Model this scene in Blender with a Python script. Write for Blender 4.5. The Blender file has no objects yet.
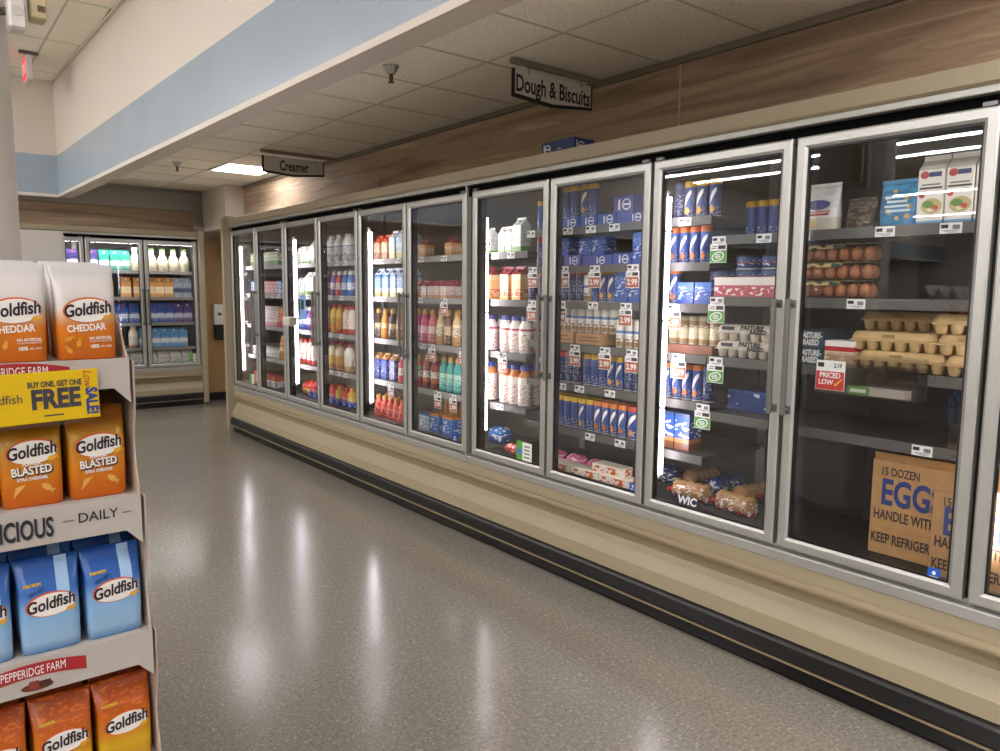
import bpy, bmesh, math, random
from mathutils import Vector, Matrix
random.seed(7)
S = bpy.context.scene
COL = S.collection
PI = math.pi
# ------------------------------------------------------------------ camera, world, exposure
CAMZ, FPX, YAW, PITCH, ROLL = 1.48, 745.9, 0.670113, 0.113468, 0.008846
def cam_axes():
    cy, sy = math.cos(YAW), math.sin(YAW)
    F = Vector((sy*math.cos(PITCH), cy*math.cos(PITCH), -math.sin(PITCH)))
    R = Vector((cy, -sy, 0)); U = R.cross(F)
    return (math.cos(ROLL)*R+math.sin(ROLL)*U, -math.sin(ROLL)*R+math.cos(ROLL)*U, F)
CR, CU, CF = cam_axes()
cd = bpy.data.cameras.new('camera'); cam = bpy.data.objects.new('camera', cd); COL.objects.link(cam)
cd.sensor_width = 36; cd.lens = FPX/1000*36; cd.clip_start = 0.05; cd.clip_end = 100
M = Matrix((CR, CU, -CF)).transposed().to_4x4(); M.translation = Vector((0, 0, CAMZ)); cam.matrix_world = M
S.camera = cam
w = bpy.data.worlds.new('world'); S.world = w; w.use_nodes = True
w.node_tree.nodes['Background'].inputs[0].default_value = (.9, .9, 1, 1)
w.node_tree.nodes['Background'].inputs[1].default_value = 0.02
S.view_settings.view_transform = 'Standard'; S.view_settings.look = 'None'
S.view_settings.exposure = 0.4; S.view_settings.gamma = 1; S.view_settings.use_curve_mapping = False
L_HIGH, L_LED, L_TROFFER = 44.0, 23.0, 13.0       # emission of the store's strip lights, case LEDs and the troffer

def ray(px, py): return (px-500)*CR-(py-375.5)*CU+FPX*CF
def on_x(px, py, x): v = ray(px, py); v = v*(x/v.x); return Vector((v.x, v.y, v.z+CAMZ))
def on_y(px, py, y): v = ray(px, py); v = v*(y/v.y); return Vector((v.x, v.y, v.z+CAMZ))
def on_z(px, py, z): v = ray(px, py); v = v*((z-CAMZ)/v.z); return Vector((v.x, v.y, z))

# ------------------------------------------------------------------ materials
def lin(h):
    h = h.lstrip('#'); o = []
    for i in (0, 2, 4):
        c = int(h[i:i+2], 16)/255; o.append(c/12.92 if c <= .04045 else ((c+.055)/1.055)**2.4)
    return (*o, 1)
MATS = {}
def nt(name):
    m = bpy.data.materials.new(name); m.use_nodes = True
    t = m.node_tree; b = t.nodes['Principled BSDF']; return m, t, b
def mat(name, col, rough=.5, metal=0, spec=.5, noise=0, nscale=40, bump=0):
    if name in MATS: return MATS[name]
    m, t, b = nt(name); c = lin(col)
    b.inputs['Base Color'].default_value = c; b.inputs['Roughness'].default_value = rough
    b.inputs['Metallic'].default_value = metal; b.inputs['Specular IOR Level'].default_value = spec
    if noise or bump:
        tc = t.nodes.new('ShaderNodeTexCoord'); n = t.nodes.new('ShaderNodeTexNoise')
        n.inputs['Scale'].default_value = nscale; n.inputs['Detail'].default_value = 4
        t.links.new(tc.outputs['Object'], n.inputs['Vector'])
        if noise:
            r = t.nodes.new('ShaderNodeValToRGB')
            r.color_ramp.elements[0].position = .3; r.color_ramp.elements[1].position = .7
            r.color_ramp.elements[0].color = (*[x*(1-noise) for x in c[:3]], 1)
            r.color_ramp.elements[1].color = (*[min(1, x*(1+noise)) for x in c[:3]], 1)
            t.links.new(n.outputs['Fac'], r.inputs['Fac']); t.links.new(r.outputs['Color'], b.inputs['Base Color'])
        if bump:
            bp = t.nodes.new('ShaderNodeBump'); bp.inputs['Strength'].default_value = bump; bp.inputs['Distance'].default_value = .01
            t.links.new(n.outputs['Fac'], bp.inputs['Height']); t.links.new(bp.outputs['Normal'], b.inputs['Normal'])
    MATS[name] = m; return m
def emis(name, col, s):
    m = bpy.data.materials.new(name); m.use_nodes = True; t = m.node_tree; t.nodes.remove(t.nodes['Principled BSDF'])
    e = t.nodes.new('ShaderNodeEmission'); e.inputs[0].default_value = lin(col); e.inputs[1].default_value = s
    t.links.new(e.outputs[0], t.nodes['Material Output'].inputs[0]); MATS[name] = m; return m
def band(name, stops, print_col=None, pz=(0, 1), pscale=60, pthr=.55, rough=.35, smooth=False):
    """printed wrapper: horizontal colour bands over the object's height, plus irregular print inside a window"""
    if name in MATS: return MATS[name]
    m, t, b = nt(name); L = t.links.new
    tc = t.nodes.new('ShaderNodeTexCoord'); sp = t.nodes.new('ShaderNodeSeparateXYZ'); L(tc.outputs['Generated'], sp.inputs[0])
    r = t.nodes.new('ShaderNodeValToRGB'); cr = r.color_ramp; cr.interpolation = 'LINEAR' if smooth else 'CONSTANT'
    cr.elements[0].position = stops[0][0]; cr.elements[0].color = lin(stops[0][1])
    cr.elements[1].position = stops[-1][0]; cr.elements[1].color = lin(stops[-1][1])
    if len(stops) == 1: cr.elements[1].position = 1
    for p, c in stops[1:-1]: e = cr.elements.new(p); e.color = lin(c)
    L(sp.outputs[2], r.inputs[0]); out = r.outputs[0]
    if print_col:
        v = t.nodes.new('ShaderNodeTexNoise'); v.inputs['Scale'].default_value = pscale*1.5; v.inputs['Detail'].default_value = 1
        mp = t.nodes.new('ShaderNodeMapping'); mp.inputs['Scale'].default_value = (1, 1, 2.2); L(tc.outputs['Object'], mp.inputs['Vector']); L(mp.outputs[0], v.inputs['Vector'])
        def math_(op, a, bv):
            n = t.nodes.new('ShaderNodeMath'); n.operation = op
            if isinstance(a, (int, float)): n.inputs[0].default_value = a
            else: L(a, n.inputs[0])
            if isinstance(bv, (int, float)): n.inputs[1].default_value = bv
            else: L(bv, n.inputs[1])
            return n.outputs[0]
        f = math_('GREATER_THAN', v.outputs['Fac'], pthr)
        f = math_('MULTIPLY', f, math_('GREATER_THAN', sp.outputs[2], pz[0])); f = math_('MULTIPLY', f, math_('LESS_THAN', sp.outputs[2], pz[1]))
        mx = t.nodes.new('ShaderNodeMix'); mx.data_type = 'RGBA'; L(f, mx.inputs[0]); L(out, mx.inputs[6]); mx.inputs[7].default_value = lin(print_col)
        out = mx.outputs[2]
    L(out, b.inputs['Base Color']); b.inputs['Roughness'].default_value = rough
    MATS[name] = m; return m
def glass(name, tint=(.97, .98, .98), rough=0.0, base=.04):
    m = bpy.data.materials.new(name); m.use_nodes = True; t = m.node_tree; L = t.links.new
    t.nodes.remove(t.nodes['Principled BSDF'])
    tr = t.nodes.new('ShaderNodeBsdfTransparent'); tr.inputs[0].default_value = (*tint, 1)
    gl = t.nodes.new('ShaderNodeBsdfGlossy'); gl.inputs['Roughness'].default_value = rough; gl.inputs[0].default_value = (1, 1, 1, 1)
    g = t.nodes.new('ShaderNodeNewGeometry'); d = t.nodes.new('ShaderNodeVectorMath'); d.operation = 'DOT_PRODUCT'
    L(g.outputs['Incoming'], d.inputs[0]); L(g.outputs['Normal'], d.inputs[1])
    def mm(op, a, b):
        n = t.nodes.new('ShaderNodeMath'); n.operation = op
        for i, q in enumerate((a, b)):
            if q is None: continue
            if isinstance(q, (int, float)): n.inputs[i].default_value = q
            else: L(q, n.inputs[i])
        return n.outputs[0]
    c = mm('ABSOLUTE', d.outputs['Value'], None); f = mm('POWER', mm('SUBTRACT', 1.0, c), 5.0)
    f = mm('ADD', mm('MULTIPLY', f, 1-base), base)
    mx = t.nodes.new('ShaderNodeMixShader'); L(f, mx.inputs[0]); L(tr.outputs[0], mx.inputs[1]); L(gl.outputs[0], mx.inputs[2])
    L(mx.outputs[0], t.nodes['Material Output'].inputs[0]); MATS[name] = m; return m

def floor_mat():
    m, t, b = nt('floor_vinyl'); L = t.links.new
    tc = t.nodes.new('ShaderNodeTexCoord')
    n1 = t.nodes.new('ShaderNodeTexNoise'); n1.inputs['Scale'].default_value = 70; n1.inputs['Detail'].default_value = 5; n1.inputs['Roughness'].default_value = .8
    r1 = t.nodes.new('ShaderNodeValToRGB'); e = r1.color_ramp
    e.elements[0].position = .36; e.elements[0].color = lin('#6d675e'); e.elements[1].position = .64; e.elements[1].color = lin('#968f83')
    x = e.elements.new(.5); x.color = lin('#827c70')
    v = t.nodes.new('ShaderNodeTexVoronoi'); v.inputs['Scale'].default_value = 160
    r2 = t.nodes.new('ShaderNodeValToRGB'); r2.color_ramp.elements[0].position = .965; r2.color_ramp.elements[0].color = (0, 0, 0, 1); r2.color_ramp.elements[1].position = .985; r2.color_ramp.elements[1].color = (1, 1, 1, 1)
    mx = t.nodes.new('ShaderNodeMix'); mx.data_type = 'RGBA'; mx.inputs[7].default_value = lin('#a89f93')
    n3 = t.nodes.new('ShaderNodeTexNoise'); n3.inputs['Scale'].default_value = 1.2
    r3 = t.nodes.new('ShaderNodeMapRange'); r3.inputs[1].default_value = .3; r3.inputs[2].default_value = .7; r3.inputs[3].default_value = .13; r3.inputs[4].default_value = .24
    for n in (n1, v, n3): L(tc.outputs['Object'], n.inputs['Vector'])
    L(n1.outputs['Fac'], r1.inputs[0]); sp = t.nodes.new('ShaderNodeSeparateColor'); L(v.outputs['Color'], sp.inputs[0]); L(sp.outputs[0], r2.inputs[0])
    L(r1.outputs[0], mx.inputs[6]); L(r2.outputs[0], mx.inputs[0]); L(mx.outputs[2], b.inputs['Base Color'])
    L(n3.outputs['Fac'], r3.inputs[0]); L(r3.outputs[0], b.inputs['Roughness'])
    n4 = t.nodes.new('ShaderNodeTexNoise'); n4.inputs['Scale'].default_value = 14; L(tc.outputs['Object'], n4.inputs['Vector'])
    bp = t.nodes.new('ShaderNodeBump'); bp.inputs['Strength'].default_value = .03; bp.inputs['Distance'].default_value = .02
    L(n4.outputs['Fac'], bp.inputs['Height']); L(bp.outputs[0], b.inputs['Normal']); return m
def wood_mat(name, axis=1, cols=('#8a745e', '#a58c74', '#bca387', '#b0977c', '#d4bb9c')):
    m, t, b = nt(name); L = t.links.new
    tc = t.nodes.new('ShaderNodeTexCoord'); mp = t.nodes.new('ShaderNodeMapping')
    sc = [9, 9, 9]; sc[axis] = .55; mp.inputs['Scale'].default_value = sc; L(tc.outputs['Object'], mp.inputs['Vector'])
    n = t.nodes.new('ShaderNodeTexNoise'); n.inputs['Scale'].default_value = 1.1; n.inputs['Detail'].default_value = 6; n.inputs['Distortion'].default_value = .7; n.inputs['Roughness'].default_value=.55
    L(mp.outputs[0], n.inputs['Vector'])
    r = t.nodes.new('ShaderNodeValToRGB'); e = r.color_ramp
    e.elements[0].position = .32; e.elements[0].color = lin(cols[0]); e.elements[1].position = .66; e.elements[1].color = lin(cols[4])
    for p, c in ((.42, cols[1]), (.5, cols[2]), (.55, cols[3])): q = e.elements.new(p); q.color = lin(c)
    L(n.outputs['Fac'], r.inputs[0]); L(r.outputs[0], b.inputs['Base Color']); b.inputs['Roughness'].default_value = .7; return m
def tile_mat(name):
    m, t, b = nt(name); L = t.links.new
    tc = t.nodes.new('ShaderNodeTexCoord'); n = t.nodes.new('ShaderNodeTexNoise'); n.inputs['Scale'].default_value = 75; n.inputs['Detail'].default_value = 3
    L(tc.outputs['Object'], n.inputs['Vector'])
    r = t.nodes.new('ShaderNodeValToRGB'); r.color_ramp.elements[0].position = .33; r.color_ramp.elements[0].color = lin('#dcd2bc'); r.color_ramp.elements[1].position = .47; r.color_ramp.elements[1].color = lin('#fbf4e2')
    L(n.outputs['Fac'], r.inputs[0]); L(r.outputs[0], b.inputs['Base Color']); b.inputs['Roughness'].default_value = .95
    bp = t.nodes.new('ShaderNodeBump'); bp.inputs['Strength'].default_value = .25; bp.inputs['Distance'].default_value = .004; L(n.outputs['Fac'], bp.inputs['Height']); L(bp.outputs[0], b.inputs['Normal']); return m

CREAM = mat('cream_enamel', '#9c9077', .38)
CREAM2 = mat('cream_panel', '#9b8e73', .42, noise=.03, nscale=3)
SILVER = mat('silver_aluminium', '#b5b4ae', .38, .65)
SILVERD = mat('dark_aluminium', '#74736f', .4, .6)
BLACK = mat('black_plastic', '#0f0f0f', .45)
BUMPER = mat('black_rubber_bumper', '#141414', .35, noise=.3, nscale=20)
LINER = mat('case_liner', '#1c1a18', .55)
SHELF = mat('shelf_enamel', '#3c3a37', .45)
RAIL_LIT = mat('price_rail', '#8e8c86', .4)  # rail tone kept light: LED brightness is put into the colour
WHITE = mat('white_paint', '#e6e0d6', .6)
PAPER = mat('white_paper', '#eceae4', .6)
INK = mat('black_ink', '#17151a', .6)
GREYINK = mat('grey_ink', '#77757a', .6)
GLASS = glass('door_glass')
CLEAR = glass('clear_plastic', (.93, .93, .92), .05, .09)
LED = emis('led_white', '#fbeef8', L_LED)
STRIP = emis('fluorescent_white', '#fdfbff', L_HIGH)
TROFF = emis('troffer_white', '#fdfaff', L_TROFFER)
FILL_PANEL = emis('fill_panel_white', '#fdfaff', L_TROFFER*1.9)  # glow of the unseen panels added to lift the low ceiling
EXITRED = emis('exit_red', '#ff5a66', .8)
WOOD = wood_mat('wood_laminate', 1); WOODX = wood_mat('wood_laminate_cross', 0, ('#9c8269', '#bda185', '#d2b698', '#c6a98b', '#e2caac'))
TILE = tile_mat('ceiling_tile'); TBAR = mat('ceiling_grid_bar', '#cfc5b0', .6)
WALLC = mat('cream_wall_paint', '#d6cbbd', .6); BLUEW = mat('blue_wall_paint', '#9dabb5', .22, noise=.03, nscale=2)
GREYW = mat('grey_wall_paint', '#cfc8bd', .8)

# ------------------------------------------------------------------ mesh builder
class MB:
    def __init__(s): s.v, s.f, s.m, s.sm, s.mats = [], [], [], [], []
    def mi(s, m):
        if m not in s.mats: s.mats.append(m)
        return s.mats.index(m)
    def add(s, vs, fs, m, smooth=False, mx=None):
        o = len(s.v); k = s.mi(m)
        s.v += [tuple(mx @ Vector(v)) if mx else tuple(v) for v in vs]
        for f in fs: s.f.append(tuple(i+o for i in f)); s.m.append(k); s.sm.append(smooth)
        return s
    def box(s, x0, x1, y0, y1, z0, z1, m, mx=None, c=0):
        if c:
            pts = []; a = [(x0, x1), (y0, y1), (z0, z1)]
            bm = bmesh.new(); bmesh.ops.create_cube(bm, size=1)
            for v in bm.verts: v.co = Vector([(a[i][0]+a[i][1])/2+v.co[i]*(a[i][1]-a[i][0]) for i in range(3)])
            bmesh.ops.bevel(bm, geom=bm.edges[:], offset=c, segments=1, affect='EDGES', profile=.5)
            bm.verts.index_update()
            s.add([v.co[:] for v in bm.verts], [[v.index for v in f.verts] for f in bm.faces], m, False, mx); bm.free(); return s
        vs = [(x, y, z) for x in (x0, x1) for y in (y0, y1) for z in (z0, z1)]
        return s.add(vs, [(0, 1, 3, 2), (4, 6, 7, 5), (0, 4, 5, 1), (2, 3, 7, 6), (0, 2, 6, 4), (1, 5, 7, 3)], m, False, mx)
    def prism(s, poly, axis, a, b, m, mx=None, smooth=False):
        """poly: 2-D points in the two other axes (in xyz order), extruded along axis"""
        def p3(p, t):
            q = list(p); q.insert(axis, t); return q
        n = len(poly); vs = [p3(p, a) for p in poly]+[p3(p, b) for p in poly]
        area = sum(poly[i][0]*poly[(i+1) % n][1]-poly[(i+1) % n][0]*poly[i][1] for i in range(n))
        flip = (area > 0) ^ (axis == 1)
        fs = [tuple(range(n)), tuple(range(2*n-1, n-1, -1))] + [(i, i+n, (i+1) % n+n, (i+1) % n) for i in range(n)]
        if flip: fs = [tuple(reversed(f)) for f in fs]
        return s.add(vs, fs, m, smooth, mx)
    def lathe(s, prof, m, n=14, cx=0, cy=0, sx=1, sy=1, mx=None, cap=True, smooth=True):
        vs = []; fs = []
        for r, z in prof:
            for k in range(n):
                a = 2*PI*k/n; vs.append((cx+r*sx*math.cos(a), cy+r*sy*math.sin(a), z))
        for i in range(len(prof)-1):
            for k in range(n):
                k2 = (k+1) % n; fs.append((i*n+k, i*n+k2, (i+1)*n+k2, (i+1)*n+k))
        s.add(vs, fs, m, smooth, mx)
        if cap:
            L = len(prof)-1
            s.add(vs[:n], [tuple(range(n-1, -1, -1))], m, False, mx); s.add(vs[L*n:], [tuple(range(n))], m, False, mx)
        return s
    def sections(s, rows, m, n=20, e=6, mx=None, capb=True, capt=True):
        """rows of (cx, cy, z, wx, wy): superellipse rings"""
        vs = []; fs = []
        for cx, cy, z, wx, wy in rows:
            for k in range(n):
                a = 2*PI*(k+.5)/n; c, d = math.cos(a), math.sin(a)
                q = (abs(c)**e+abs(d)**e)**(-1/e)
                vs.append((cx+wx/2*c*q, cy+wy/2*d*q, z))
        for i in range(len(rows)-1):
            for k in range(n):
                k2 = (k+1) % n; fs.append((i*n+k, i*n+k2, (i+1)*n+k2, (i+1)*n+k))
        if capb: fs.append(tuple(range(n-1, -1, -1)))
        if capt: fs.append(tuple(range((len(rows)-1)*n, len(rows)*n)))
        return s.add(vs, fs, m, True, mx)
    def tube(s, pts, r, m, n=8):
        pts = [Vector(p) for p in pts]; vs = []; fs = []
        for i, p in enumerate(pts):
            d = (pts[min(i+1, len(pts)-1)]-pts[max(i-1, 0)]).normalized()
            u = d.orthogonal().normalized() if i == 0 else (u-d*u.dot(d)).normalized()
            q = d.cross(u)
            for k in range(n):
                a = 2*PI*k/n; vs.append(p+r*(math.cos(a)*u+math.sin(a)*q))
        for i in range(len(pts)-1):
            for k in range(n):
                k2 = (k+1) % n; fs.append((i*n+k, i*n+k2, (i+1)*n+k2, (i+1)*n+k))
        fs += [tuple(range(n-1, -1, -1)), tuple(range((len(pts)-1)*n, len(pts)*n))]
        return s.add(vs, fs, m, True)
    def ellipse(s, cx, cz, rx, rz, y, m, n=28, mx=None, rot=0, r_in=0, a0=0, a1=2*PI):
        """flat ellipse (or ring) in the xz plane facing -y"""
        c, d = math.cos(rot), math.sin(rot)
        def P(a, k): x, z = rx*k*math.cos(a), rz*k*math.sin(a); return (cx+c*x-d*z, y, cz+d*x+c*z)
        if r_in == 0:
            vs = [P(a0+(a1-a0)*k/n, 1) for k in range(n)]; return s.add(vs, [tuple(range(n))], m, False, mx)
        vs = [P(a0+(a1-a0)*k/n, 1) for k in range(n+1)]+[P(a0+(a1-a0)*k/n, r_in) for k in range(n+1)]
        return s.add(vs, [(k, k+1, n+2+k, n+1+k) for k in range(n)], m, False, mx)
    def text(s, txt, size, m, mx, sx=1, bold=0, shear=0, align='CENTER', ext=.0004):
        me = text_mesh(txt, size, bold, shear, align, ext)
        T = mx @ Matrix.Diagonal((sx, 1, 1, 1))
        return s.add([v.co[:] for v in me.vertices], [tuple(p.vertices) for p in me.polygons], m, False, T)
    def mesh(s, name):
        me = bpy.data.meshes.new(name); me.from_pydata(s.v, [], s.f)
        for m in s.mats: me.materials.append(m)
        me.polygons.foreach_set('material_index', s.m); me.polygons.foreach_set('use_smooth', s.sm); me.update(); return me
    def build(s, name, parent=None, loc=None):
        o = bpy.data.objects.new(name, s.mesh(name)); COL.objects.link(o)
        if parent: o.parent = parent
        if loc: o.location = loc
        return o
_TX = {}
def text_mesh(txt, size, bold, shear, align, ext):
    k = (txt, size, bold, shear, align, ext)
    if k not in _TX:
        c = bpy.data.curves.new('lettering', 'FONT'); c.body = txt; c.size = size; c.offset = bold; c.shear = shear
        c.align_x = align; c.align_y = 'CENTER'; c.extrude = ext; c.resolution_u = 3
        o = bpy.data.objects.new('lettering', c); COL.objects.link(o)
        _TX[k] = bpy.data.meshes.new_from_object(o.evaluated_get(bpy.context.evaluated_depsgraph_get()))
        bpy.data.objects.remove(o); bpy.data.curves.remove(c)
    return _TX[k]
# text frames: face -y (reading along +x), face -x (reading along -y), face +x (reading along +y)
def face_ny(x, y, z, rot=0): return Matrix.Translation((x, y, z)) @ Matrix.Rotation(PI/2, 4, 'X') @ Matrix.Rotation(rot, 4, 'Z')
def face_nx(x, y, z, rot=0): return Matrix.Translation((x, y, z)) @ Matrix.Rotation(-PI/2, 4, 'Z') @ Matrix.Rotation(PI/2, 4, 'X') @ Matrix.Rotation(rot, 4, 'Z')
def face_px(x, y, z, rot=0): return Matrix.Translation((x, y, z)) @ Matrix.Rotation(PI/2, 4, 'Z') @ Matrix.Rotation(PI/2, 4, 'X') @ Matrix.Rotation(rot, 4, 'Z')
def tag(o, label, cat, group=None, kind=None):
    o['label'] = label; o['category'] = cat
    if group: o['group'] = group
    if kind: o['kind'] = kind
    return o
def empty(name, loc=(0, 0, 0), rz=0):
    o = bpy.data.objects.new(name, None); COL.objects.link(o); o.location = loc; o.rotation_euler = (0, 0, rz); o.empty_display_size = .05; return o
def obj(name, me, parent=None, loc=(0, 0, 0), rot=(0, 0, 0)):
    o = bpy.data.objects.new(name, me); COL.objects.link(o); o.parent = parent; o.location = loc; o.rotation_euler = rot; return o

# ------------------------------------------------------------------ the setting
XW, ZC, ZH, YB = 3.30, 2.71, 3.73, 10.5          # right wall, low ceiling, high ceiling, back wall
XL, YF = -20.0, -7.0
def beam_x(y): return 1.66-.025*y
ZBEAM = 2.475
f = MB().box(XL, XW+.1, YF, YB+.1, -.05, 0, floor_mat()).build('floor'); tag(f, 'speckled grey-brown polished vinyl store floor', 'floor', kind='structure')
# right wall with wood laminate panels
wr = MB().box(XW, XW+.12, YF, YB, 0, 2.9, GREYW).build('wall_right'); tag(wr, 'wall behind the glass-door coolers clad in pale wood above', 'wall', kind='structure')
joints = [9.19, 5.89, 2.63, -.63, -3.9]
for a, b_ in zip(joints[:-1], joints[1:]):
    MB().box(XW-.012, XW-.0005, b_+.006, a-.006, 2.15, ZC-.035, WOOD).build('wood_panel', wr)
    MB().box(XW-.018, XW-.001, a-.005, a+.005, 2.15, ZC-.035, mat('joint_strip', '#cbb89b', .5)).build('joint_strip', wr)
MB().box(XW-.035, XW-.001, YF, 9.19, ZC-.034, ZC-.002, mat('taupe_trim', '#837868', .6)).build('wall_angle', wr)
# back wall, wood band, white return, pilaster
wb = MB().box(XL, XW+.1, YB, YB+.12, 0, 3.9, GREYW).build('wall_back'); tag(wb, 'back wall with pale wood band above far cooler', 'wall', kind='structure')
for a, b_ in ((-3.4, -.9), (-.89, 1.555), (1.565, 3.06)):
    MB().box(a, b_, YB-.015, YB-.001, 2.08, 2.47, WOODX).build('wood_panel', wb)
MB().box(-3.4, 3.06, YB-.025, YB-.002, 2.47, 2.495, mat('taupe_trim2', '#b8a68c', .6)).build('cap_strip', wb)
col = MB().box(3.06, XW-.002, 9.2, 10.06, 2.20, ZC-.001, WALLC).build('wall_return'); tag(col, 'cream boxed-in return wall under the low ceiling at the back corner', 'wall', kind='structure')
TAN = mat('tan_wall_paint', '#b08e60', .6, noise=.03)
pil = MB().box(2.99, XW-.002, 10.08, 10.2, .1, 2.10, TAN).build('wall_pilaster'); tag(pil, 'tan painted wall strip between the two coolers', 'wall', kind='structure')
MB().box(2.98, XW-.003, 10.065, 10.21, 0, .1, BLACK).build('baseboard', pil)
MB().prism([(10.0, 2.27), (10.0, 2.24), (10.05, 2.13), (10.05, 2.10), (10.22, 2.10), (10.22, 2.27)], 0, 2.93, XW-.003, CREAM).build('cornice', pil)
# low ceiling: bars and tiles
def slab(ya, yb, z0, z1, off0, off1, m):   # follows the beam line
    a, b_ = beam_x(ya), beam_x(yb)
    vs = [(a+off0, ya, z0), (a+off1, ya, z0), (b_+off1, yb, z0), (b_+off0, yb, z0)]; vs += [(x, y, z1) for x, y, z in vs]
    return MB().add(vs, [(0, 3, 2, 1), (4, 5, 6, 7), (0, 1, 5, 4), (1, 2, 6, 5), (2, 3, 7, 6), (3, 0, 4, 7)], m)
cl = slab(YF, YB, ZC+.02, ZC+.06, .121, 2.2, GREYW).build('ceiling'); tag(cl, 'low suspended tile ceiling over the cooler aisle', 'ceiling', kind='structure')
xs = [1.33, 2.55, XW]; t0 = 3.36
tile_cache = {}
ys = [t0+.608*k for k in range(-10, 12)]
gb = MB()
for x in xs[1:2]: gb.box(x-.007, x+.007, YF, YB, ZC-.001, ZC+.003, TBAR)
for y in ys: gb.box(beam_x(y)+.13, XW, y-.007, y+.007, ZC-.0012, ZC+.003, TBAR)
gb.build('grid_bar', cl)
TROF = (2.562, 7.62, XW-.05, 8.21)
for i in range(2):
    for y0, y1 in zip(ys[:-1], ys[1:]):
        if i == 1 and abs((y0+y1)/2-7.91) < .31: continue
        x0, x1 = xs[i]+.007, xs[i+1]-.007
        if i == 0: x0 = beam_x(y0)+.125
        key = (i, round(x0, 2))
        if key not in tile_cache:
            tile_cache[key] = MB().box(0, x1-x0, 0, .594, 0, .014, TILE).mesh('ceiling_tile')
        obj('ceiling_tile', tile_cache[key], cl, (x0, y0+.007, ZC+.001+random.uniform(0, .002)))
yT = [y for y in ys if abs(y+.304-7.91) < .31][0]
tr = empty('ceiling_light', (2.86, yT+.304, ZC)); tag(tr, 'lit recessed ceiling light panel behind the Creamer sign', 'ceiling light')
MB().box(-.285, .42, -.297, .297, -.0005, .012, mat('white_metal', '#dddddd', .4)).build('frame', tr)
MB().box(-.26, .24, -.27, .27, -.0015, -.0006, TROFF).build('diffuser', tr)
for yy_, lb_ in ((.016, 'added unseen fill light panel over the near end of the aisle'), (-3.632, 'added unseen fill light panel behind the camera')):
    t2 = empty('ceiling_light', (2.0, yy_, ZC)); tag(t2, lb_, 'ceiling light')  # extra fill panels out of view, added to brighten ceiling and signs
    MB().box(-.29, .59, -.29, .29, -.006, -.0025, mat('white_metal', '#dddddd', .4)).build('frame', t2); MB().box(-.27, .57, -.27, .27, -.010, -.006, FILL_PANEL).build('diffuser', t2)
# bulkhead (beam) along the aisle, with blue stripe and lip; and the one across the back
YBULK = 9.8
wbm = slab(YF, YBULK, ZBEAM+.035, ZH, 0, .12, WALLC).build('wall_bulkhead'); tag(wbm, 'cream bulkhead wall over the aisle with a wide blue stripe', 'wall', kind='structure')
slab(YF, YBULK-.004, 2.505, 2.93, -.004, -.0005, BLUEW).build('blue_stripe', wbm)
slab(YF, YBULK-.006, ZBEAM, ZBEAM+.034, -.012, .125, WALLC).build('bottom_lip', wbm)
slab(1.9, YBULK-.004, ZH-.02, ZH-.0015, -.03, -.001, TBAR).build('wall_angle', wbm)
bx = beam_x(YBULK)
wbk = MB().box(XL, bx, YBULK, YBULK+.12, ZBEAM+.035, ZH, WALLC).build('wall_bulkhead_back'); tag(wbk, 'cream bulkhead across the back with blue stripe above the far cooler', 'wall', kind='structure')
MB().box(XL, bx-.005, YBULK-.004, YBULK-.0005, 2.505, 2.93, BLUEW).build('blue_stripe', wbk)
MB().box(XL, bx-.013, YBULK-.012, YBULK+.125, ZBEAM, ZBEAM+.034, WALLC).build('bottom_lip', wbk)
MB().box(XL, bx, YBULK+.13, YB-.001, ZC, ZC+.05, TILE).build('soffit', wbk)
# high ceiling
hc = MB().box(XL, 1.45, YF, YB, ZH+.02, ZH+.07, GREYW).build('ceiling_high'); tag(hc, 'high suspended tile ceiling over the main store', 'ceiling', kind='structure')
hx = [1.148-.61*k for k in range(-1, 5)][::-1]; hy = [6.97+1.22*k for k in range(-4, 3)]+[YBULK-.01]
hg = MB()
for x in hx: hg.box(x-.008, x+.008, 2.0, YBULK-.001, ZH-.001, ZH+.003, TBAR)
for y in hy: hg.box(-1.3, min(1.6, beam_x(y)-.002), y-.008, y+.008, ZH-.0012, ZH+.003, TBAR)
hg.build('grid_bar', hc)
MB().box(XL, -1.31, YF, YB, ZH+.001, ZH+.015, TILE).build('tile_field', hc)
MB().box(-1.31, 1.5, YF, 2.08, ZH+.001, ZH+.015, TILE).build('tile_field', hc)
hm = {}
for x0, x1 in zip(hx[:-1], hx[1:]):
    for y0, y1 in zip(hy[:-1], hy[1:]):
        xe = x1-.008
        if x1 > 1.3: xe = beam_x(y1)-.003
        k = (round(xe-x0, 2), round(y1-y0, 2))
        if k not in hm: hm[k] = MB().box(0, k[0]-.008, 0, k[1]-.016, 0, .014, TILE).mesh('ceiling_tile')
        obj('ceiling_tile', hm[k], hc, (x0+.008, y0+.008, ZH+.001))
# outer walls of the store (seen only as reflections in the glass)
DW = mat('store_wall', '#a9a298', .8)
tag(MB().box(XL-.1, XL, YF, YB, 0, ZH+.1, DW).build('wall_left'), 'far left store wall mirrored faintly in the glass', 'wall', kind='structure')
tag(MB().box(XL, XW+.1, YF-.1, YF, 0, ZH+.1, DW).build('wall_front'), 'store wall behind the camera', 'wall', kind='structure')
# strip lights of the main store
names = {-1.3: 'nearest', -6.3: 'second', -7.4: 'third', -12.3: 'fourth', -17.4: 'far left'}
for x, nm in names.items():
    r = empty('strip_light', (x, 1.5, ZH-.003)); tag(r, nm+' ceiling strip light row mirrored in the cooler glass', 'ceiling light', 'fluorescent strip lights on the high ceiling')
    MB().box(-.07, .07, -8, 9-.8, -.05, -.0005, mat('white_metal', '#dddddd', .4)).build('housing', r)
    MB().box(-.05, .05, -7.95, 8.15, -.075, -.05, STRIP).build('tube', r)

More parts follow.
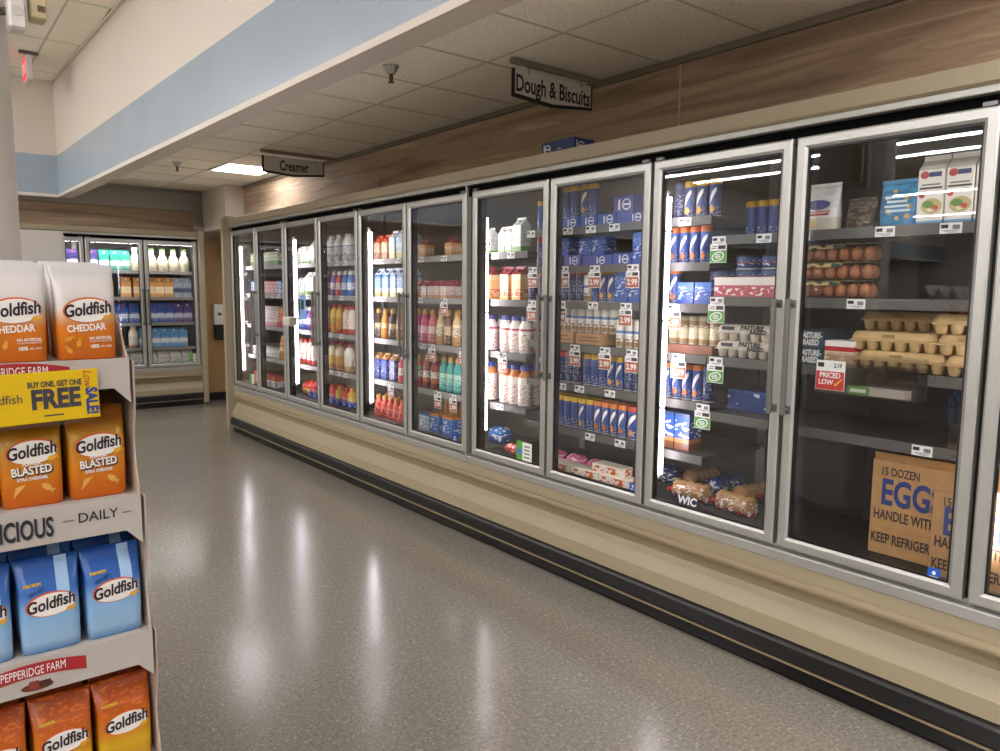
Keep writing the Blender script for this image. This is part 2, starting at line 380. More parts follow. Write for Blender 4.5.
# ------------------------------------------------------------------ glass-door coolers
ORD = ['first', 'second', 'third', 'fourth', 'fifth', 'sixth', 'seventh', 'eighth', 'ninth', 'tenth', 'eleventh', 'twelfth', 'thirteenth', 'fourteenth', 'fifteenth', 'sixteenth']
_door = {}
def door_mesh(wd, z0, z1, fw=.042):
    k = (round(wd, 3), z0, z1)
    if k in _door: return _door[k]
    fr = MB(); h = wd/2
    def ring(o, i, x0, x1, xi, m):   # o, i: outer/inner insets; face slopes from x0 (outer) to xi (inner)
        q = lambda n: [(-h+n, z0+n), (h-n, z0+n), (h-n, z1-n), (-h+n, z1-n)]
        vs = [(x0+.004, y, z) for y, z in q(o)]+[(x0, y, z) for y, z in q(o+.006)]+[(x0, y, z) for y, z in q(i-.010)]+[(xi, y, z) for y, z in q(i)]+[(x1, y, z) for y, z in q(i)]+[(x1, y, z) for y, z in q(o)]
        fs = []
        for r in range(5):
            for j in range(4): fs.append((r*4+j, (r+1)*4+j, (r+1)*4+(j+1) % 4, r*4+(j+1) % 4))
        for j in range(4): fs.append((20+j, j, (j+1) % 4, 20+(j+1) % 4))
        fr.add(vs, fs, m)
    ring(0, fw, 0, .034, .006, SILVER)
    n = fw+.0002
    gk = MB()
    q = lambda n: [(-h+n, z0+n), (h-n, z0+n), (h-n, z1-n), (-h+n, z1-n)]
    vs = [(.009, y, z) for y, z in q(n)]+[(.009, y, z) for y, z in q(n+.007)]+[(.03, y, z) for y, z in q(n+.007)]+[(.03, y, z) for y, z in q(n)]
    gk.add(vs, [(r*4+j, ((r+1) % 4)*4+j, ((r+1) % 4)*4+(j+1) % 4, r*4+(j+1) % 4) for r in range(4) for j in range(4)], BLACK)
    gl = MB().box(.014, .019, -h+n+.0075, h-n-.0075, z0+n+.0075, z1-n-.0075, GLASS)
    _door[k] = (fr.mesh('door'), gk.mesh('gasket'), gl.mesh('glass')); return _door[k]
HANDLE = MB().tube([(-.001, 0, 1.44), (-.03, 0, 1.44), (-.034, 0, 1.436)], .008, SILVERD).tube([(-.001, 0, 1.04), (-.03, 0, 1.04)], .008, SILVERD).box(-.046, -.03, -.010, .010, 1.02, 1.46, SILVERD, c=.004).mesh('handle')
LATCH = MB().box(-.012, -.0005, -.012, .012, -.015, .015, SILVERD, c=.002).mesh('handle_mount')
def tag_mesh():
    m = MB().box(-.0012, .0012, -.034, .034, -.018, .018, PAPER)
    m.box(-.0018, -.0012, .008, .030, .0, .012, INK); m.box(-.0018, -.0012, -.028, -.006, -.004, .010, GREYINK)
    for k in range(3): m.box(-.0018, -.0012, -.026+.004*k, .028-.01*k, -.008-.0035*k, -.0065-.0035*k, GREYINK)
    return m.mesh('price_tag')
PTAG = tag_mesh()
def promo_mesh(col, num):
    m = MB().box(-.001, .001, -.042, .042, -.040, .040, PAPER, c=.0006)
    m.box(-.0016, -.001, -.040, .040, -.037, .012, mat('promo_'+col, col, .5))
    if num: m.text(num, .038, PAPER, face_nx(-.0018, 0, -.013), bold=.001)
    else:
        mx = Matrix.Rotation(-PI/2, 4, 'Z')
        m.ellipse(0, -.013, .032, .020, -.0018, PAPER, mx=mx, rot=.25)
        m.ellipse(0, -.013, .026, .015, -.0022, mat('promo_'+col, col, .5), mx=mx, rot=.25)
        for k in (-1, 0, 1): m.box(-.0027, -.0022, -.016+.003*abs(k), .016-.003*abs(k), -.015+.007*k, -.011+.007*k, PAPER)
    m.box(-.0016, -.001, -.036, .0, .018, .034, INK); m.box(-.0016, -.001, .006, .036, .020, .024, GREYINK); m.box(-.0016, -.001, .006, .030, .028, .032, GREYINK)
    return m.mesh('promo_tag')
PROMO = {'o': promo_mesh('#a8562e', '2.99'), 'g': promo_mesh('#4f9a3a', None)}
Z0D, Z1D = .50, 2.046
def case(name, label, loc, rz, bounds, ends, banks, leds, depth=.62, zt=2.175, clad=0, hidden_fill=False, rail=None, LINER=LINER, back_leds=()):
    r = empty(name, loc, rz); tag(r, label, 'cooler', 'glass-door dairy coolers')
    ya, yb = bounds[-1][1], bounds[0][0]          # low, high
    B = lambda *a, **k: None
    sh = MB()
    sh.box(depth, depth+.03, ya, yb, .42, 2.16, LINER); sh.box(.045, depth, ya, yb, 2.13, 2.16, LINER)
    sh.box(.055, depth, ya, yb, .42, .505, LINER)
    for y, on in ((yb, ends[0]), (ya, ends[1])):
        if on: sh.box(.045, depth, min(y, y-.02 if y == yb else y+.02), max(y, y-.02 if y == yb else y+.02), .505, 2.13, LINER)
    sh.build('liner', r)
    MB().box(.06, depth+.03, ya, yb, .02, .415, mat('base_dark', '#1c1b19', .7)).build('base', r)
    y_in = yb; yb = yb+clad
    MB().prism([(-.004, 2.108), (-.014, 2.118), (-.020, zt-.004), (-.012, zt), (.04, zt), (.04, 2.108)], 1, ya, yb, CREAM2).build('header', r)
    MB().box(.04, depth+.03, ya, yb, zt-.012, zt, mat('case_top_grey', '#6d675d', .7)).build('top_panel', r)
    MB().box(-.010, .04, ya, yb, 2.083, 2.107, SILVER, c=.003).build('header_rail', r)
    MB().box(.024, .044, ya, yb, 2.02, 2.0825, mat('black_matte', '#070707', .9, spec=.1)).build('header_gap', r)
    MB().prism([(.03, .503), (.03, .489), (-.004, .487), (-.008, .482), (-.008, .448), (.045, .446), (.045, .503)], 1, ya, yb, SILVER).build('sill_rail', r)
    rollp = [(-.006+.022*math.sin(a)*-1, .375+.020*math.cos(a)) for a in [PI*k/8 for k in range(9)]]
    MB().prism([(-.004, .4455), (-.006, .395), (.055, .395), (.055, .4455)], 1, ya, yb, CREAM2).build('fascia', r)
    MB().prism([(.05, .3945)]+rollp+[(.05, .3555)], 1, ya, yb, mat('bumper_roll_tan', '#8c7b60', .4)).build('bumper_roll', r)
    MB().prism([(.0, .355), (.030, .300), (.010, .275), (-.022, .222), (-.026, .219), (-.030, .156), (.055, .15), (.055, .355)], 1, ya, yb, CREAM2).build('lower_panel', r)
    bp = [(-.024, .155), (-.044, .150), (-.052, .140), (-.054, .088), (-.050, .079), (-.02, .078), (.05, .078), (.05, .155)]
    MB().prism(bp, 1, ya, yb, BUMPER).build('black_bumper', r)
    MB().box(-.053, -.03, ya, yb, .070, .0775, mat('bumper_edge', '#8d7c60', .4)).build('bumper_edge', r)
    MB().prism([(-.024, 0.001), (-.028, .012), (-.018, .069), (.05, .069), (.05, .001)], 1, ya, yb, mat('kick_plate', '#1a1a1a', .22, .3)).build('kick_plate', r)
    yb = y_in
    for i, (y, on) in enumerate(((yb, ends[0]), (ya, ends[1]))):
        if not on: continue
        s = 1 if i == 0 else -1; prof = []
        for cx, cz, a0 in ((-.03, .05, PI), (depth, .05, 1.5*PI), (depth, 2.16, 0), (-.03, 2.16, .5*PI)):
            for k in range(5): a = a0+PI/2*k/4; prof.append((cx+.04*math.cos(a), cz+.04*math.sin(a)))
        y0, y1 = (y+.001, y+.06) if s > 0 else (y-.06, y-.001)
        MB().prism(prof, 1, y0, y1, CREAM).build('end_panel', r)
    doors = []
    for i, (hi, lo) in enumerate(bounds):
        wd = hi-lo-.018; left = i % 2 == 0
        fr, gk, gl = door_mesh(wd, Z0D, Z1D)
        c = (hi+lo)/2
        d = obj('door', fr, r, (0, c, 0)); obj('gasket', gk, d); obj('glass', gl, d)
        hy = (-wd/2+.020) if left else (wd/2-.020)
        obj('handle', HANDLE, d, (0, hy, 0)); obj('handle_mount', LATCH, d, (0, hy, 1.44)); obj('handle_mount', LATCH, d, (0, hy, 1.04))
        MB().box(0, .015, -.02, .02, 2.0475, 2.060, SILVERD).build('hinge', d, (0, (wd/2-.03) if left else (-wd/2+.03), 0))
        doors.append(d)
    for i in range(len(bounds)+1):
        y = bounds[0][0] if i == 0 else bounds[i-1][1]
        y += -.0255 if i == 0 else .0255 if i == len(bounds) else 0
        MB().box(.038, .075, y-.025, y+.025, .505, 2.02, BLACK).build('mullion', r)
    for y in leds:
        b_ = MB().box(.076, .100, y-.016, y+.010, .62, 1.93, mat('led_channel', '#9a9894', .5)); b_.build('led_channel', r)
        MB().prism([(.090, y-.0165), (.082, y-.030), (.092, y-.036), (.108, y-.026), (.104, y-.0165)], 2, .64, 1.90, LED).build('led_strip', r)
        for z in (.95, 1.35, 1.75): MB().box(.078, .112, y-.038, y-.016, z-.004, z+.004, BLACK).build('led_clip', r)
    for y in back_leds: MB().box(.080, .098, y+.0105, y+.0135, .64, 1.90, LED).build('led_strip', r)
    if hidden_fill: MB().box(.05, .10, ya+.05, yb-.05, 2.0, 2.015, emis('hidden_fill_glow', '#fbf4f8', L_LED*1.6)).build('hidden_fill_light', r)  # added strip out of view behind the header, brightens the far cooler's goods
    shelves = []
    for (hi, lo, zs) in banks:
        for z in zs:
            m = MB().box(.15, .6, lo+.004, hi-.004, z-.018, z, SHELF)
            s = m.build('shelf', r); MB().box(.143, .1495, lo+.004, hi-.004, z-.036, z+.003, rail or RAIL_LIT).build('price_rail', s)
            shelves.append((hi, lo, z, s))
        for y in (hi-.012, lo+.012):
            MB().box(.602, .6195, y-.012, y+.012, .52, 2.1, SILVERD).build('upright', r)
    return r, doors, shelves
BA = [1.70, 1.425, 1.115, .805]; BB = [1.81, 1.61, 1.425, 1.20, .987, .745]; BC = [1.718, 1.46, 1.20, .955]; DECK = .5055
XD = 2.60
bA = [(7.70-.6815*i, 7.70-.6815*(i+1)) for i in range(6)]
bB = [(3.565-.673*i, 3.565-.673*(i+1)) for i in range(6)]
caseA, doorsA, shA = case('glass_door_cooler', 'long six-door cream dairy cooler at the far end of the aisle', (XD, 0, 0), 0, bA, (1, 0),
    [(7.68, 6.89, BA), (6.89, 5.67, BA), (5.67, 4.45, BA), (4.45, 3.615, BA)], [7.70, 6.337, 4.974], LINER=mat('case_liner_warm', '#6a6259', .55), back_leds=(6.337, 4.974, 3.645))
caseB, doorsB, shB = case('glass_door_cooler', 'nearest six-door cream dairy cooler with dough cans, eggs and cardboard boxes', (XD, 0, 0), 0, bB, (0, 1),
    [(3.56, 3.22, BA), (3.22, 2.0, BB), (2.0, .78, BC), (.78, -.44, BC)], [3.565, 2.219, .873], clad=.0445, rail=mat('price_rail_shaded', '#55534f', .45), back_leds=(2.219,))  # duller rail copy: weaker LED light is painted into its colour
MB().box(.003, .044, 3.5675, 3.6075, .505, 2.019, SILVERD).build('section_joint', caseB)
MB().box(-.012, .003, 3.590, 3.604, .45, 2.10, SILVER).build('joint_strip', caseB)
bC = [(-.38-.63*i, -.38-.63*(i+1)) for i in range(4)]
caseC, doorsC, shC = case('glass_door_cooler', 'cream four-door milk cooler standing across the back wall', (0, 9.80, 0), PI/2, bC, (1, 1),
    [(-.40, -1.63, [1.68, 1.36, 1.045, .735]), (-1.63, -2.88, [1.68, 1.36, 1.045, .735])], [-.38, -1.64], hidden_fill=True)
for dr in doorsC: pass
# price tags: pixel positions -> shelf
def shelf_at(shelves, y, z): return min((s for s in shelves if s[1] <= y <= s[0]), key=lambda s: abs(s[2]-.018-z), default=None)
def put_tag(px, py, promo=None):
    p = on_x(px, py, XD+.142)
    s = shelf_at(shA+shB, p.y, p.z)
    if not s: return
    obj('price_tag', PTAG, s[3], (.1415, p.y, s[2]-.018))
    if promo: obj('promo_tag', PROMO[promo], s[3], (.1395, p.y, s[2]-.072))
for t in [(495, 255), (511, 255), (531, 234), (495, 301), (500, 352), (500, 405), (568, 231), (590.7, 229), (614.5, 227), (593, 304), (561.7, 385), (579.5, 388), (610, 393), (590, 436), (620, 443),
          (685, 221), (764, 238), (802, 236), (885, 231), (951, 227), (856, 303), (922, 452), (382, 261), (398, 260), (385, 300), (421, 258), (444, 258), (420, 299),
          (337, 264), (345, 264), (331, 297), (341, 297), (330, 371), (338, 372), (345, 373), (423, 345), (330, 335), (341, 336), (303, 300), (309, 301), (306, 368), (272, 297), (278, 297)]: put_tag(*t)
for t in [(533, 269, 'o'), (532, 304, 'o'), (564, 269, 'o'), (595, 268, 'o'), (633, 267.7, 'o'), (561, 304, 'o'), (626, 305, 'o'), (575, 347, 'o'), (605, 349.5, 'o'), (632, 352, 'o'),
          (718, 266, 'g'), (717, 301, 'g'), (716, 360, 'g'), (703, 408, 'g'), (674, 303, 'o'), (679, 357, 'o'), (444, 299, 'o'), (432, 345, 'o'), (463, 352, 'o'), (438, 394, 'o'), (453, 398, 'o'), (391, 384, 'o'), (503, 353, 'o')]: put_tag(*t)

# stickers on the glass (sub-parts of a door)
def sticker(door, mb, px, py):
    p = on_x(px, py, XD+.0135); mb.build('sticker', door, (.0128, p.y-door.location.y, p.z))
wic = MB().box(-.001, 0, -.062, .062, -.022, .022, mat('sticker_navy', '#2b3346', .4)).text('WIC', .05, PAPER, face_nx(-.0014, 0, 0), bold=.0016, shear=.15)
sticker(doorsB[2], wic, 687, 501)
def blue_st(): 
    m = MB().box(-.001, 0, -.020, .020, -.020, .020, mat('sticker_blue', '#1f56b5', .4)); mx = Matrix.Rotation(-PI/2, 4, 'Z')
    m.ellipse(0, .004, .006, .007, -.0015, PAPER, mx=mx); m.box(-.0016, -.001, -.013, .013, -.012, -.008, PAPER); return m
for d, px, py in ((doorsB[3], 938, 577), (doorsB[1], 637, 490), (doorsA[5], 459, 441)): sticker(d, blue_st(), px-4, py-3)
v = MB().box(-.001, 0, .012, .062, -.058, .058, mat('voucher_green', '#5aa93a', .45)).box(-.001, 0, -.066, .012, -.054, .054, PAPER)
for k in range(4): v.box(-.0015, -.001, -.050, -.002, .028-.02*k, .036-.02*k, GREYINK)
v.ellipse(.037, 0, .018, .022, -.0015, mat('voucher_blue', '#3a7fc0', .4), mx=Matrix.Rotation(PI/2, 4, 'Z') @ Matrix.Diagonal((1, -1, 1, 1)))
sticker(doorsB[0], v, 524, 452)
v2 = MB().box(-.001, 0, .0, .055, -.05, .05, mat('voucher_green', '#5aa93a', .45)).box(-.001, 0, -.06, .0, -.05, .05, PAPER)
for k in range(4): v2.box(-.0015, -.001, -.048, -.012, .028-.02*k, .036-.02*k, GREYINK)
sticker(doorsA[0], v2, 252, 379)
v3 = MB().box(0, .001, -.055, .0, -.05, .05, PAPER).box(0, .001, 0, .05, -.05, .05, mat('voucher_green', '#5aa93a', .45))
for k in range(4): v3.box(-.0005, 0, -.045, -.01, .028-.02*k, .036-.02*k, GREYINK)
v3.build('sticker', doorsC[3], (.0125, -.22, .60))
# ------------------------------------------------------------------ goods
KINDS = {}
def kind(key, parts, name, desc, short, cat, group, dims):
    KINDS[key] = dict(parts=parts, name=name, desc=desc, short=short, cat=cat, group=group, dims=dims)
NX = Matrix.Rotation(-PI/2, 4, 'Z')      # turns a print facing -y to face -x
def k_carton(key, desc, short, bm, tm, cap, w_=.075, d_=.075, hb=.15, hg=.035, group='gable-top cartons in the coolers'):
    b = MB().box(-d_/2, d_/2, -w_/2, w_/2, 0, hb, bm, c=.002).mesh('body')
    g = MB().prism([(-d_/2, hb+.0003), (d_/2, hb+.0003), (.003, hb+hg), (.003, hb+hg+.016), (-.003, hb+hg+.016), (-.003, hb+hg)], 1, -w_/2, w_/2, tm).mesh('gable_top')
    P = [('body', b), ('gable_top', g)]
    if cap:
        mx = Matrix.Translation((-d_/4, 0, hb+hg*.52)) @ Matrix.Rotation(-math.atan2(hg, d_/2), 4, 'Y')
        P.append(('cap', MB().lathe([(.013, -.002), (.013, .012), (.011, .014)], cap, 12, mx=mx).mesh('cap')))
    kind(key, P, 'drink_carton', desc, short, 'carton', group, (w_, d_, hb+hg+.016))
def k_bottle(key, desc, short, lm, cap, r=.036, h=.22, neck=.014, shape='creamer', sleeve=None, group='plastic bottles in the coolers', name='plastic_bottle'):
    if shape == 'creamer':
        pr = [(r*.9, 0), (r, .006), (r, h*.30), (r*.86, h*.42), (r*.9, h*.55), (r*.86, h*.66), (r*.55, h*.76), (neck+.004, h*.83)]
        cp = [(neck+.006, h*.83), (neck+.006, h*.90), (neck, h*.985), (neck*.6, h)]
    elif shape == 'round':
        pr = [(r*.92, 0), (r, .006), (r, h*.62), (r*.93, h*.74), (r*.6, h*.85), (neck+.003, h*.88)]
        cp = [(neck+.007, h*.88), (neck+.007, h*.985), (neck+.004, h)]
    else:
        pr = [(r*.9, 0), (r, .008), (r, h*.45), (r*.8, h*.6), (r*.45, h*.74), (neck+.002, h*.8), (neck+.002, h*.9)]
        cp = [(neck+.005, h*.9), (neck+.005, h*.99), (neck+.003, h)]
    P = [('body', MB().lathe(pr, lm, 16).mesh('body')), ('cap', MB().lathe(cp, cap, 14).mesh('cap'))]
    if sleeve: P.append(('label', MB().lathe([(r+.0006, h*.12), (r+.0006, h*.5 if shape == 'round' else h*.29)], sleeve, 16, cap=False).mesh('label')))
    kind(key, P, name, desc, short, 'bottle', group, (2*r, 2*r, h))
def k_can(key, desc, short, lm, capm, r=.0262, h=.165, swirl=None, group='dough cans in the coolers'):
    P = [('body', MB().lathe([(r*.97, .004), (r, .006), (r, h*.84)], lm, 16).mesh('body')),
         ('top_band', MB().lathe([(r+.0005, h*.84), (r+.0005, h-.004), (r-.002, h)], capm, 16).mesh('top_band')),
         ('metal_base', MB().lathe([(r+.001, 0), (r+.001, .0055)], SILVER, 16).mesh('metal_base'))]
    if swirl:
        m = MB(); n = 10                       # curved printed flash on the front
        vs = []; fs = []
        for i in range(n+1):
            t = i/n; a = PI+(t-.5)*1.5; z0 = h*(.25+.42*t); z1 = z0+h*(.10+.1*math.sin(PI*t))
            for z in (z0, z1): vs.append(((r+.0006)*math.cos(a), (r+.0006)*math.sin(a), z))
        for i in range(n): fs.append((2*i, 2*i+1, 2*i+3, 2*i+2))
        m.add(vs, fs, PAPER)
        m2 = MB(); vs = []
        for i in range(n+1):
            a = PI+(i/n-.5)*1.2; q = .1*h*math.sin(PI*i/n)
            for z in (h*.2-q, h*.2+q): vs.append(((r+.0008)*math.cos(a), (r+.0008)*math.sin(a), z))
        m2.add(vs, fs, swirl); P += [('flash', m.mesh('flash')), ('food_picture', m2.mesh('food_picture'))]
    kind(key, P, 'dough_can', desc, short, 'can', group, (2*r, 2*r, h))
def k_box(key, name, desc, short, bm, w_, d_, h_, cat='box', group=None, extra=None):
    P = [('body', MB().box(-d_/2, d_/2, -w_/2, w_/2, 0, h_, bm, c=.002).mesh('body'))]
    if extra: P += extra(w_, d_, h_)
    kind(key, P, name, desc, short, cat, group or desc+' group', (w_, d_, h_))

def C(h): return mat('plain_'+h, h, .4)
GOLDCAP, REDCAP, WHITECAP = C('#c79a4e'), C('#b5252c'), C('#e6e2da')
# cartons
k_carton('pint', 'small tan cream carton with dark red top', 'small tan carton', band('b_pint', [(0, '#caa577'), (.35, '#e2cda4'), (.75, '#c99a66')], '#8a4a33', (.1, .7), 70), C('#7c2f35'), C('#8c2630'), .08, .08, .085, .022)
k_carton('milkred', 'small white carton with red gable top', 'small red-top carton', band('b_milkred', [(0, '#d2a070'), (.25, '#f0e6d8'), (.8, '#e4d6c8')], '#b3272d', (.2, .75), 60, .58), C('#9b2732'), C('#a52a35'), .068, .07, .08, .022)
k_carton('almond', 'pale blue and yellow milk carton', 'pale blue carton', band('b_almond', [(0, '#d9c178'), (.3, '#d3e1e4'), (.7, '#b4d2e0')], '#6f9a52', (.05, .6), 55, .57), C('#dfe7ea'), C('#e8e4dc'), .08, .08, .155, .035)
k_carton('bluemilk', 'blue and white tall milk carton', 'blue milk carton', band('b_bluemilk', [(0, '#d7cf8c'), (.2, '#e9ebe6'), (.4, '#6fa9d6'), (.8, '#4b83bd')], '#e9eef0', (.35, .9), 45, .58), C('#dfe3e6'), C('#2f62a3'), .08, .08, .165, .03)
k_carton('redcapcarton', 'tan carton with orange-red top', 'orange-red-top carton', band('b_rcc', [(0, '#9a5a3c'), (.4, '#c79a76')], '#efe0cc', (.1, .9), 55), C('#d2502a'), C('#d8482a'), .08, .08, .13, .035)
k_carton('greenmilk', 'white and green small milk carton', 'white-green carton', band('b_green', [(0, '#86b26a'), (.18, '#eceee6'), (.85, '#d4e0cc')], '#6f9d62', (.2, .8), 60, .58), C('#e2e8dc'), C('#ece8e0'), .062, .062, .115, .025)
k_carton('greentall', 'tall white milk carton with green base', 'tall white carton', band('b_greent', [(0, '#7fae5e'), (.22, '#f0f0e8'), (.8, '#dfe8d8')], '#7da66c', (.3, .8), 50, .6), C('#edeee6'), C('#f0ece4'), .078, .078, .155, .03)
k_carton('peach', 'peach-coloured juice carton with dark red top', 'peach juice carton', band('b_peach', [(0, '#d9923f'), (.12, '#eac083'), (.8, '#efcf9d')], '#c4463a', (.15, .42), 28, .53), C('#8c2b3c'), C('#7c2236'), .08, .08, .15, .03)
k_carton('bluecarton', 'blue patterned carton with tan top', 'blue patterned carton', band('b_bluec', [(0, '#2c3f8f'), (.8, '#38509f')], '#c9d3e8', (.1, .9), 60, .57), C('#b8894e'), C('#c8a061'), .075, .075, .15, .03)
k_carton('eggwhite', 'white egg-white carton with salad picture', 'egg-white carton', band('b_eggw', [(0, '#63a3c9'), (.07, '#eee7da')], None), C('#e5ddcf'), None, .085, .085, .185, .035)
kw = KINDS['eggwhite']; mm = MB()
mm.ellipse(.005, .062, .034, .026, -.0432, C('#c9b77e'), mx=NX); mm.ellipse(-.006, .068, .018, .012, -.0436, C('#5e8f3c'), mx=NX); mm.ellipse(.016, .056, .012, .009, -.0436, C('#c94a32'), mx=NX); mm.ellipse(.004, .049, .012, .006, -.0436, C('#efe6c6'), mx=NX)
mm.ellipse(-.027, .100, .010, .010, -.0436, C('#c43a2e'), mx=NX)
kw['parts'].append(('picture', mm.mesh('picture')))
mm = MB(); mm.ellipse(-.022, .168, .014, .013, -.0432, C('#b8353a'), mx=NX); mm.box(-.0436, -.043, -.032, .008, .160, .176, C('#26306a')); mm.box(-.0436, -.043, -.03, .03, .132, .137, GREYINK); mm.box(-.0436, -.043, -.036, .036, .120, .126, INK)
kw['parts'].append(('logo', mm.mesh('logo')))
for key, c1, c2, ds in (('purplec', '#3b3768', '#e4e2ec', 'dark purple milk carton'), ('greenc', '#2f9a80', '#dff0ea', 'teal green milk carton'), ('orangec', '#dd9a52', '#f1dcae', 'orange and cream juice carton'), ('silverc', '#aab4bd', '#3c4c66', 'silver grey carton with navy print'), ('bluec2', '#2e58a8', '#d9e3f0', 'royal blue milk carton'), ('purpc2', '#54407e', '#d8d2e6', 'violet milk carton'), ('skyc', '#5f9fd0', '#eef3f0', 'sky blue and white milk carton')):
    k_carton(key, ds, ds, band('b_'+key, [(0, c1), (.30, c1), (.32, c2), (.60, c1)] if key != 'orangec' else [(0, c1), (.25, c2), (.7, c1)], c2 if key != 'silverc' else c2, (.1, .7), 50, .57), C(c1), C('#c23b4a') if key in ('bluec2', 'purplec') else WHITECAP, .105, .10, .185, .04, group='cartons in the far cooler')
# bottles
def creamer(key, desc, cols, cap, pc=None, **k): k_bottle(key, desc, desc, band('b_'+key, cols, pc, (.05, .6), 55, .57), cap, **k)
creamer('mag', 'magenta creamer bottle with gold cap', [(0, '#a92563'), (.35, '#e8a0b8'), (.6, '#c9306f')], GOLDCAP, '#f3dfe0', h=.235)
creamer('salmon', 'salmon pink creamer bottle with gold cap', [(0, '#d05268'), (.35, '#f0cfc4'), (.6, '#de6f76')], GOLDCAP, '#f3dfd8', h=.235)
creamer('creamb', 'cream-coloured creamer bottle with gold cap', [(0, '#c79a5a'), (.3, '#ecdcb6'), (.7, '#d8b878')], GOLDCAP, '#6a3d22', h=.235)
creamer('brownb', 'brown creamer bottle with gold cap', [(0, '#5a3420'), (.35, '#caa46c'), (.65, '#7a4a2a')], GOLDCAP, '#e8d8b4', h=.235)
creamer('redgreen', 'green-topped red creamer bottle with gold cap', [(0, '#b5282c'), (.33, '#efe4d2'), (.55, '#7fb069'), (.75, '#c0484a')], GOLDCAP, '#6a2a1e', h=.23)
creamer('redbrown', 'red and brown creamer bottle with gold cap', [(0, '#8c2a24'), (.2, '#c9683a'), (.35, '#efe2cc'), (.6, '#a83432')], GOLDCAP, '#3e1a12', h=.23)
creamer('teal', 'teal creamer bottle with gold cap', [(0, '#2aa19a'), (.25, '#55bfb0'), (.45, '#a9ddcc'), (.6, '#37aaa2')], GOLDCAP, '#e6eed2', h=.235)
creamer('orangeb', 'orange creamer bottle with gold cap', [(0, '#d08a2a'), (.4, '#f0d8a2'), (.6, '#c77c28')], GOLDCAP, '#7a3a18', h=.225)
creamer('darkb', 'dark brown creamer bottle with gold cap', [(0, '#2c1c18'), (.4, '#b59a78'), (.6, '#3a2420')], GOLDCAP, '#d8c8a8', h=.225)
creamer('redb', 'red bottle with tan cap', [(0, '#c0262e'), (.45, '#e06a5a')], C('#d8943c'), '#f0d6ba', h=.17)
creamer('bigwhite', 'large white bottle with purple band', [(0, '#e4e3dc'), (.25, '#b9b6c4'), (.32, '#ecebe4'), (.62, '#7d6f96'), (.66, '#e9e8e2')], C('#d8d4dc'), '#6d7470', r=.05, h=.225, shape='round', neck=.022)
creamer('purpleb', 'white and purple bottle with white cap', [(0, '#6d4a9a'), (.3, '#ece6e2'), (.62, '#8a5aa0')], WHITECAP, '#5a3a7a', h=.205)
creamer('redwb', 'red and white bottle with white cap', [(0, '#d0524a'), (.3, '#f0e4dc'), (.62, '#c8474e')], WHITECAP, '#a8262e', h=.205)
creamer('bluewb', 'blue and white bottle with white cap', [(0, '#2c5fb0'), (.3, '#e6ecf0'), (.62, '#3c74c0')], WHITECAP, '#2a4f96', h=.205)
creamer('brownwb', 'brown glass-look bottle with white cap', [(0, '#8a5a34'), (.35, '#e0c8a8'), (.62, '#6a4028')], C('#cfc9c0'), '#7a2a20', h=.215)
creamer('yellowred', 'yellow bottle with red cap', [(0, '#d6342c'), (.15, '#eab02e'), (.6, '#f0cc4a')], REDCAP, '#e06a28', h=.235, shape='round', r=.038)
creamer('yellowgreen', 'yellow-green bottle with red cap', [(0, '#e6a42c'), (.4, '#c9cc48'), (.6, '#eac64a')], REDCAP, '#d04830', h=.235, shape='round', r=.038)
creamer('whitered', 'white bottle with red cap', [(0, '#c8403a'), (.2, '#f0e9de'), (.6, '#e2d0c0')], REDCAP, '#c24a36', h=.225, shape='round', r=.04)
creamer('yellowjug', 'fat yellow bottle with red cap', [(0, '#d0a060'), (.2, '#ecc862'), (.6, '#e8d8b0')], REDCAP, '#c24a36', h=.225, shape='round', r=.046)
creamer('whitejug', 'fat white bottle with red cap', [(0, '#c9a070'), (.2, '#f0eadc'), (.6, '#e8e0d0')], REDCAP, '#c79a3a', h=.225, shape='round', r=.046)
creamer('redpack', 'squat red-capped bottle with blue wrap', [(0, '#2a4aa8'), (.4, '#d63a30'), (.6, '#d63a30')], REDCAP, '#f0ece4', h=.16, shape='round', r=.04)
creamer('yelpack', 'squat yellow-capped bottle with blue wrap', [(0, '#2a4aa8'), (.4, '#e0b02a')], C('#e0a024'), '#f0ece4', h=.16, shape='round', r=.04)
creamer('coffee', 'white coffee bottle with dark blue cap', [(0, '#f0eae0'), (.55, '#f0eae0'), (.68, '#b23a3c'), (.75, '#ece6dc')], C('#2a2f78'), '#c4502e', h=.215, shape='round', r=.042, neck=.024)
creamer('coffee2', 'white coffee bottle with blue cap and orange neck', [(0, '#f0eae0'), (.62, '#efe8dc'), (.8, '#cf7a30')], C('#243f9a'), '#b8602e', h=.235, shape='round', r=.042, neck=.024)
creamer('milkglass', 'glass milk bottle with cream contents', [(0, '#eae2c4'), (.9, '#efe8d0')], C('#5c7a3c'), '#5a5a4a', h=.28, shape='wide', r=.062, neck=.028)
creamer('milkglass2', 'glass milk bottle with white cap', [(0, '#efe6cc'), (.9, '#f2ecd8')], WHITECAP, '#9a7a4a', h=.28, shape='wide', r=.062, neck=.028)
creamer('oatb', 'cream-coloured large bottle with white cap', [(0, '#b87a3c'), (.15, '#ece0c4')], WHITECAP, '#2a4a7a', h=.27, shape='round', r=.055, neck=.026)
k_box('jug', 'milk_jug_pack', 'white milk multipack with handle', 'white multipack', band('b_jug', [(0, '#efece4'), (.7, '#d8d4ca')], '#3a3f4a', (.2, .6), 30, .6), .14, .13, .12, 'milk pack', 'milk packs in the far cooler',
      lambda a, d, h: [('slanted_top', MB().prism([(-d/2+.004, h+.0003), (d/2, h+.0003), (d/2, h+.06), (-.01, h+.055)], 1, -a/2+.006, a/2-.006, C('#f2efe8')).mesh('slanted_top'))])
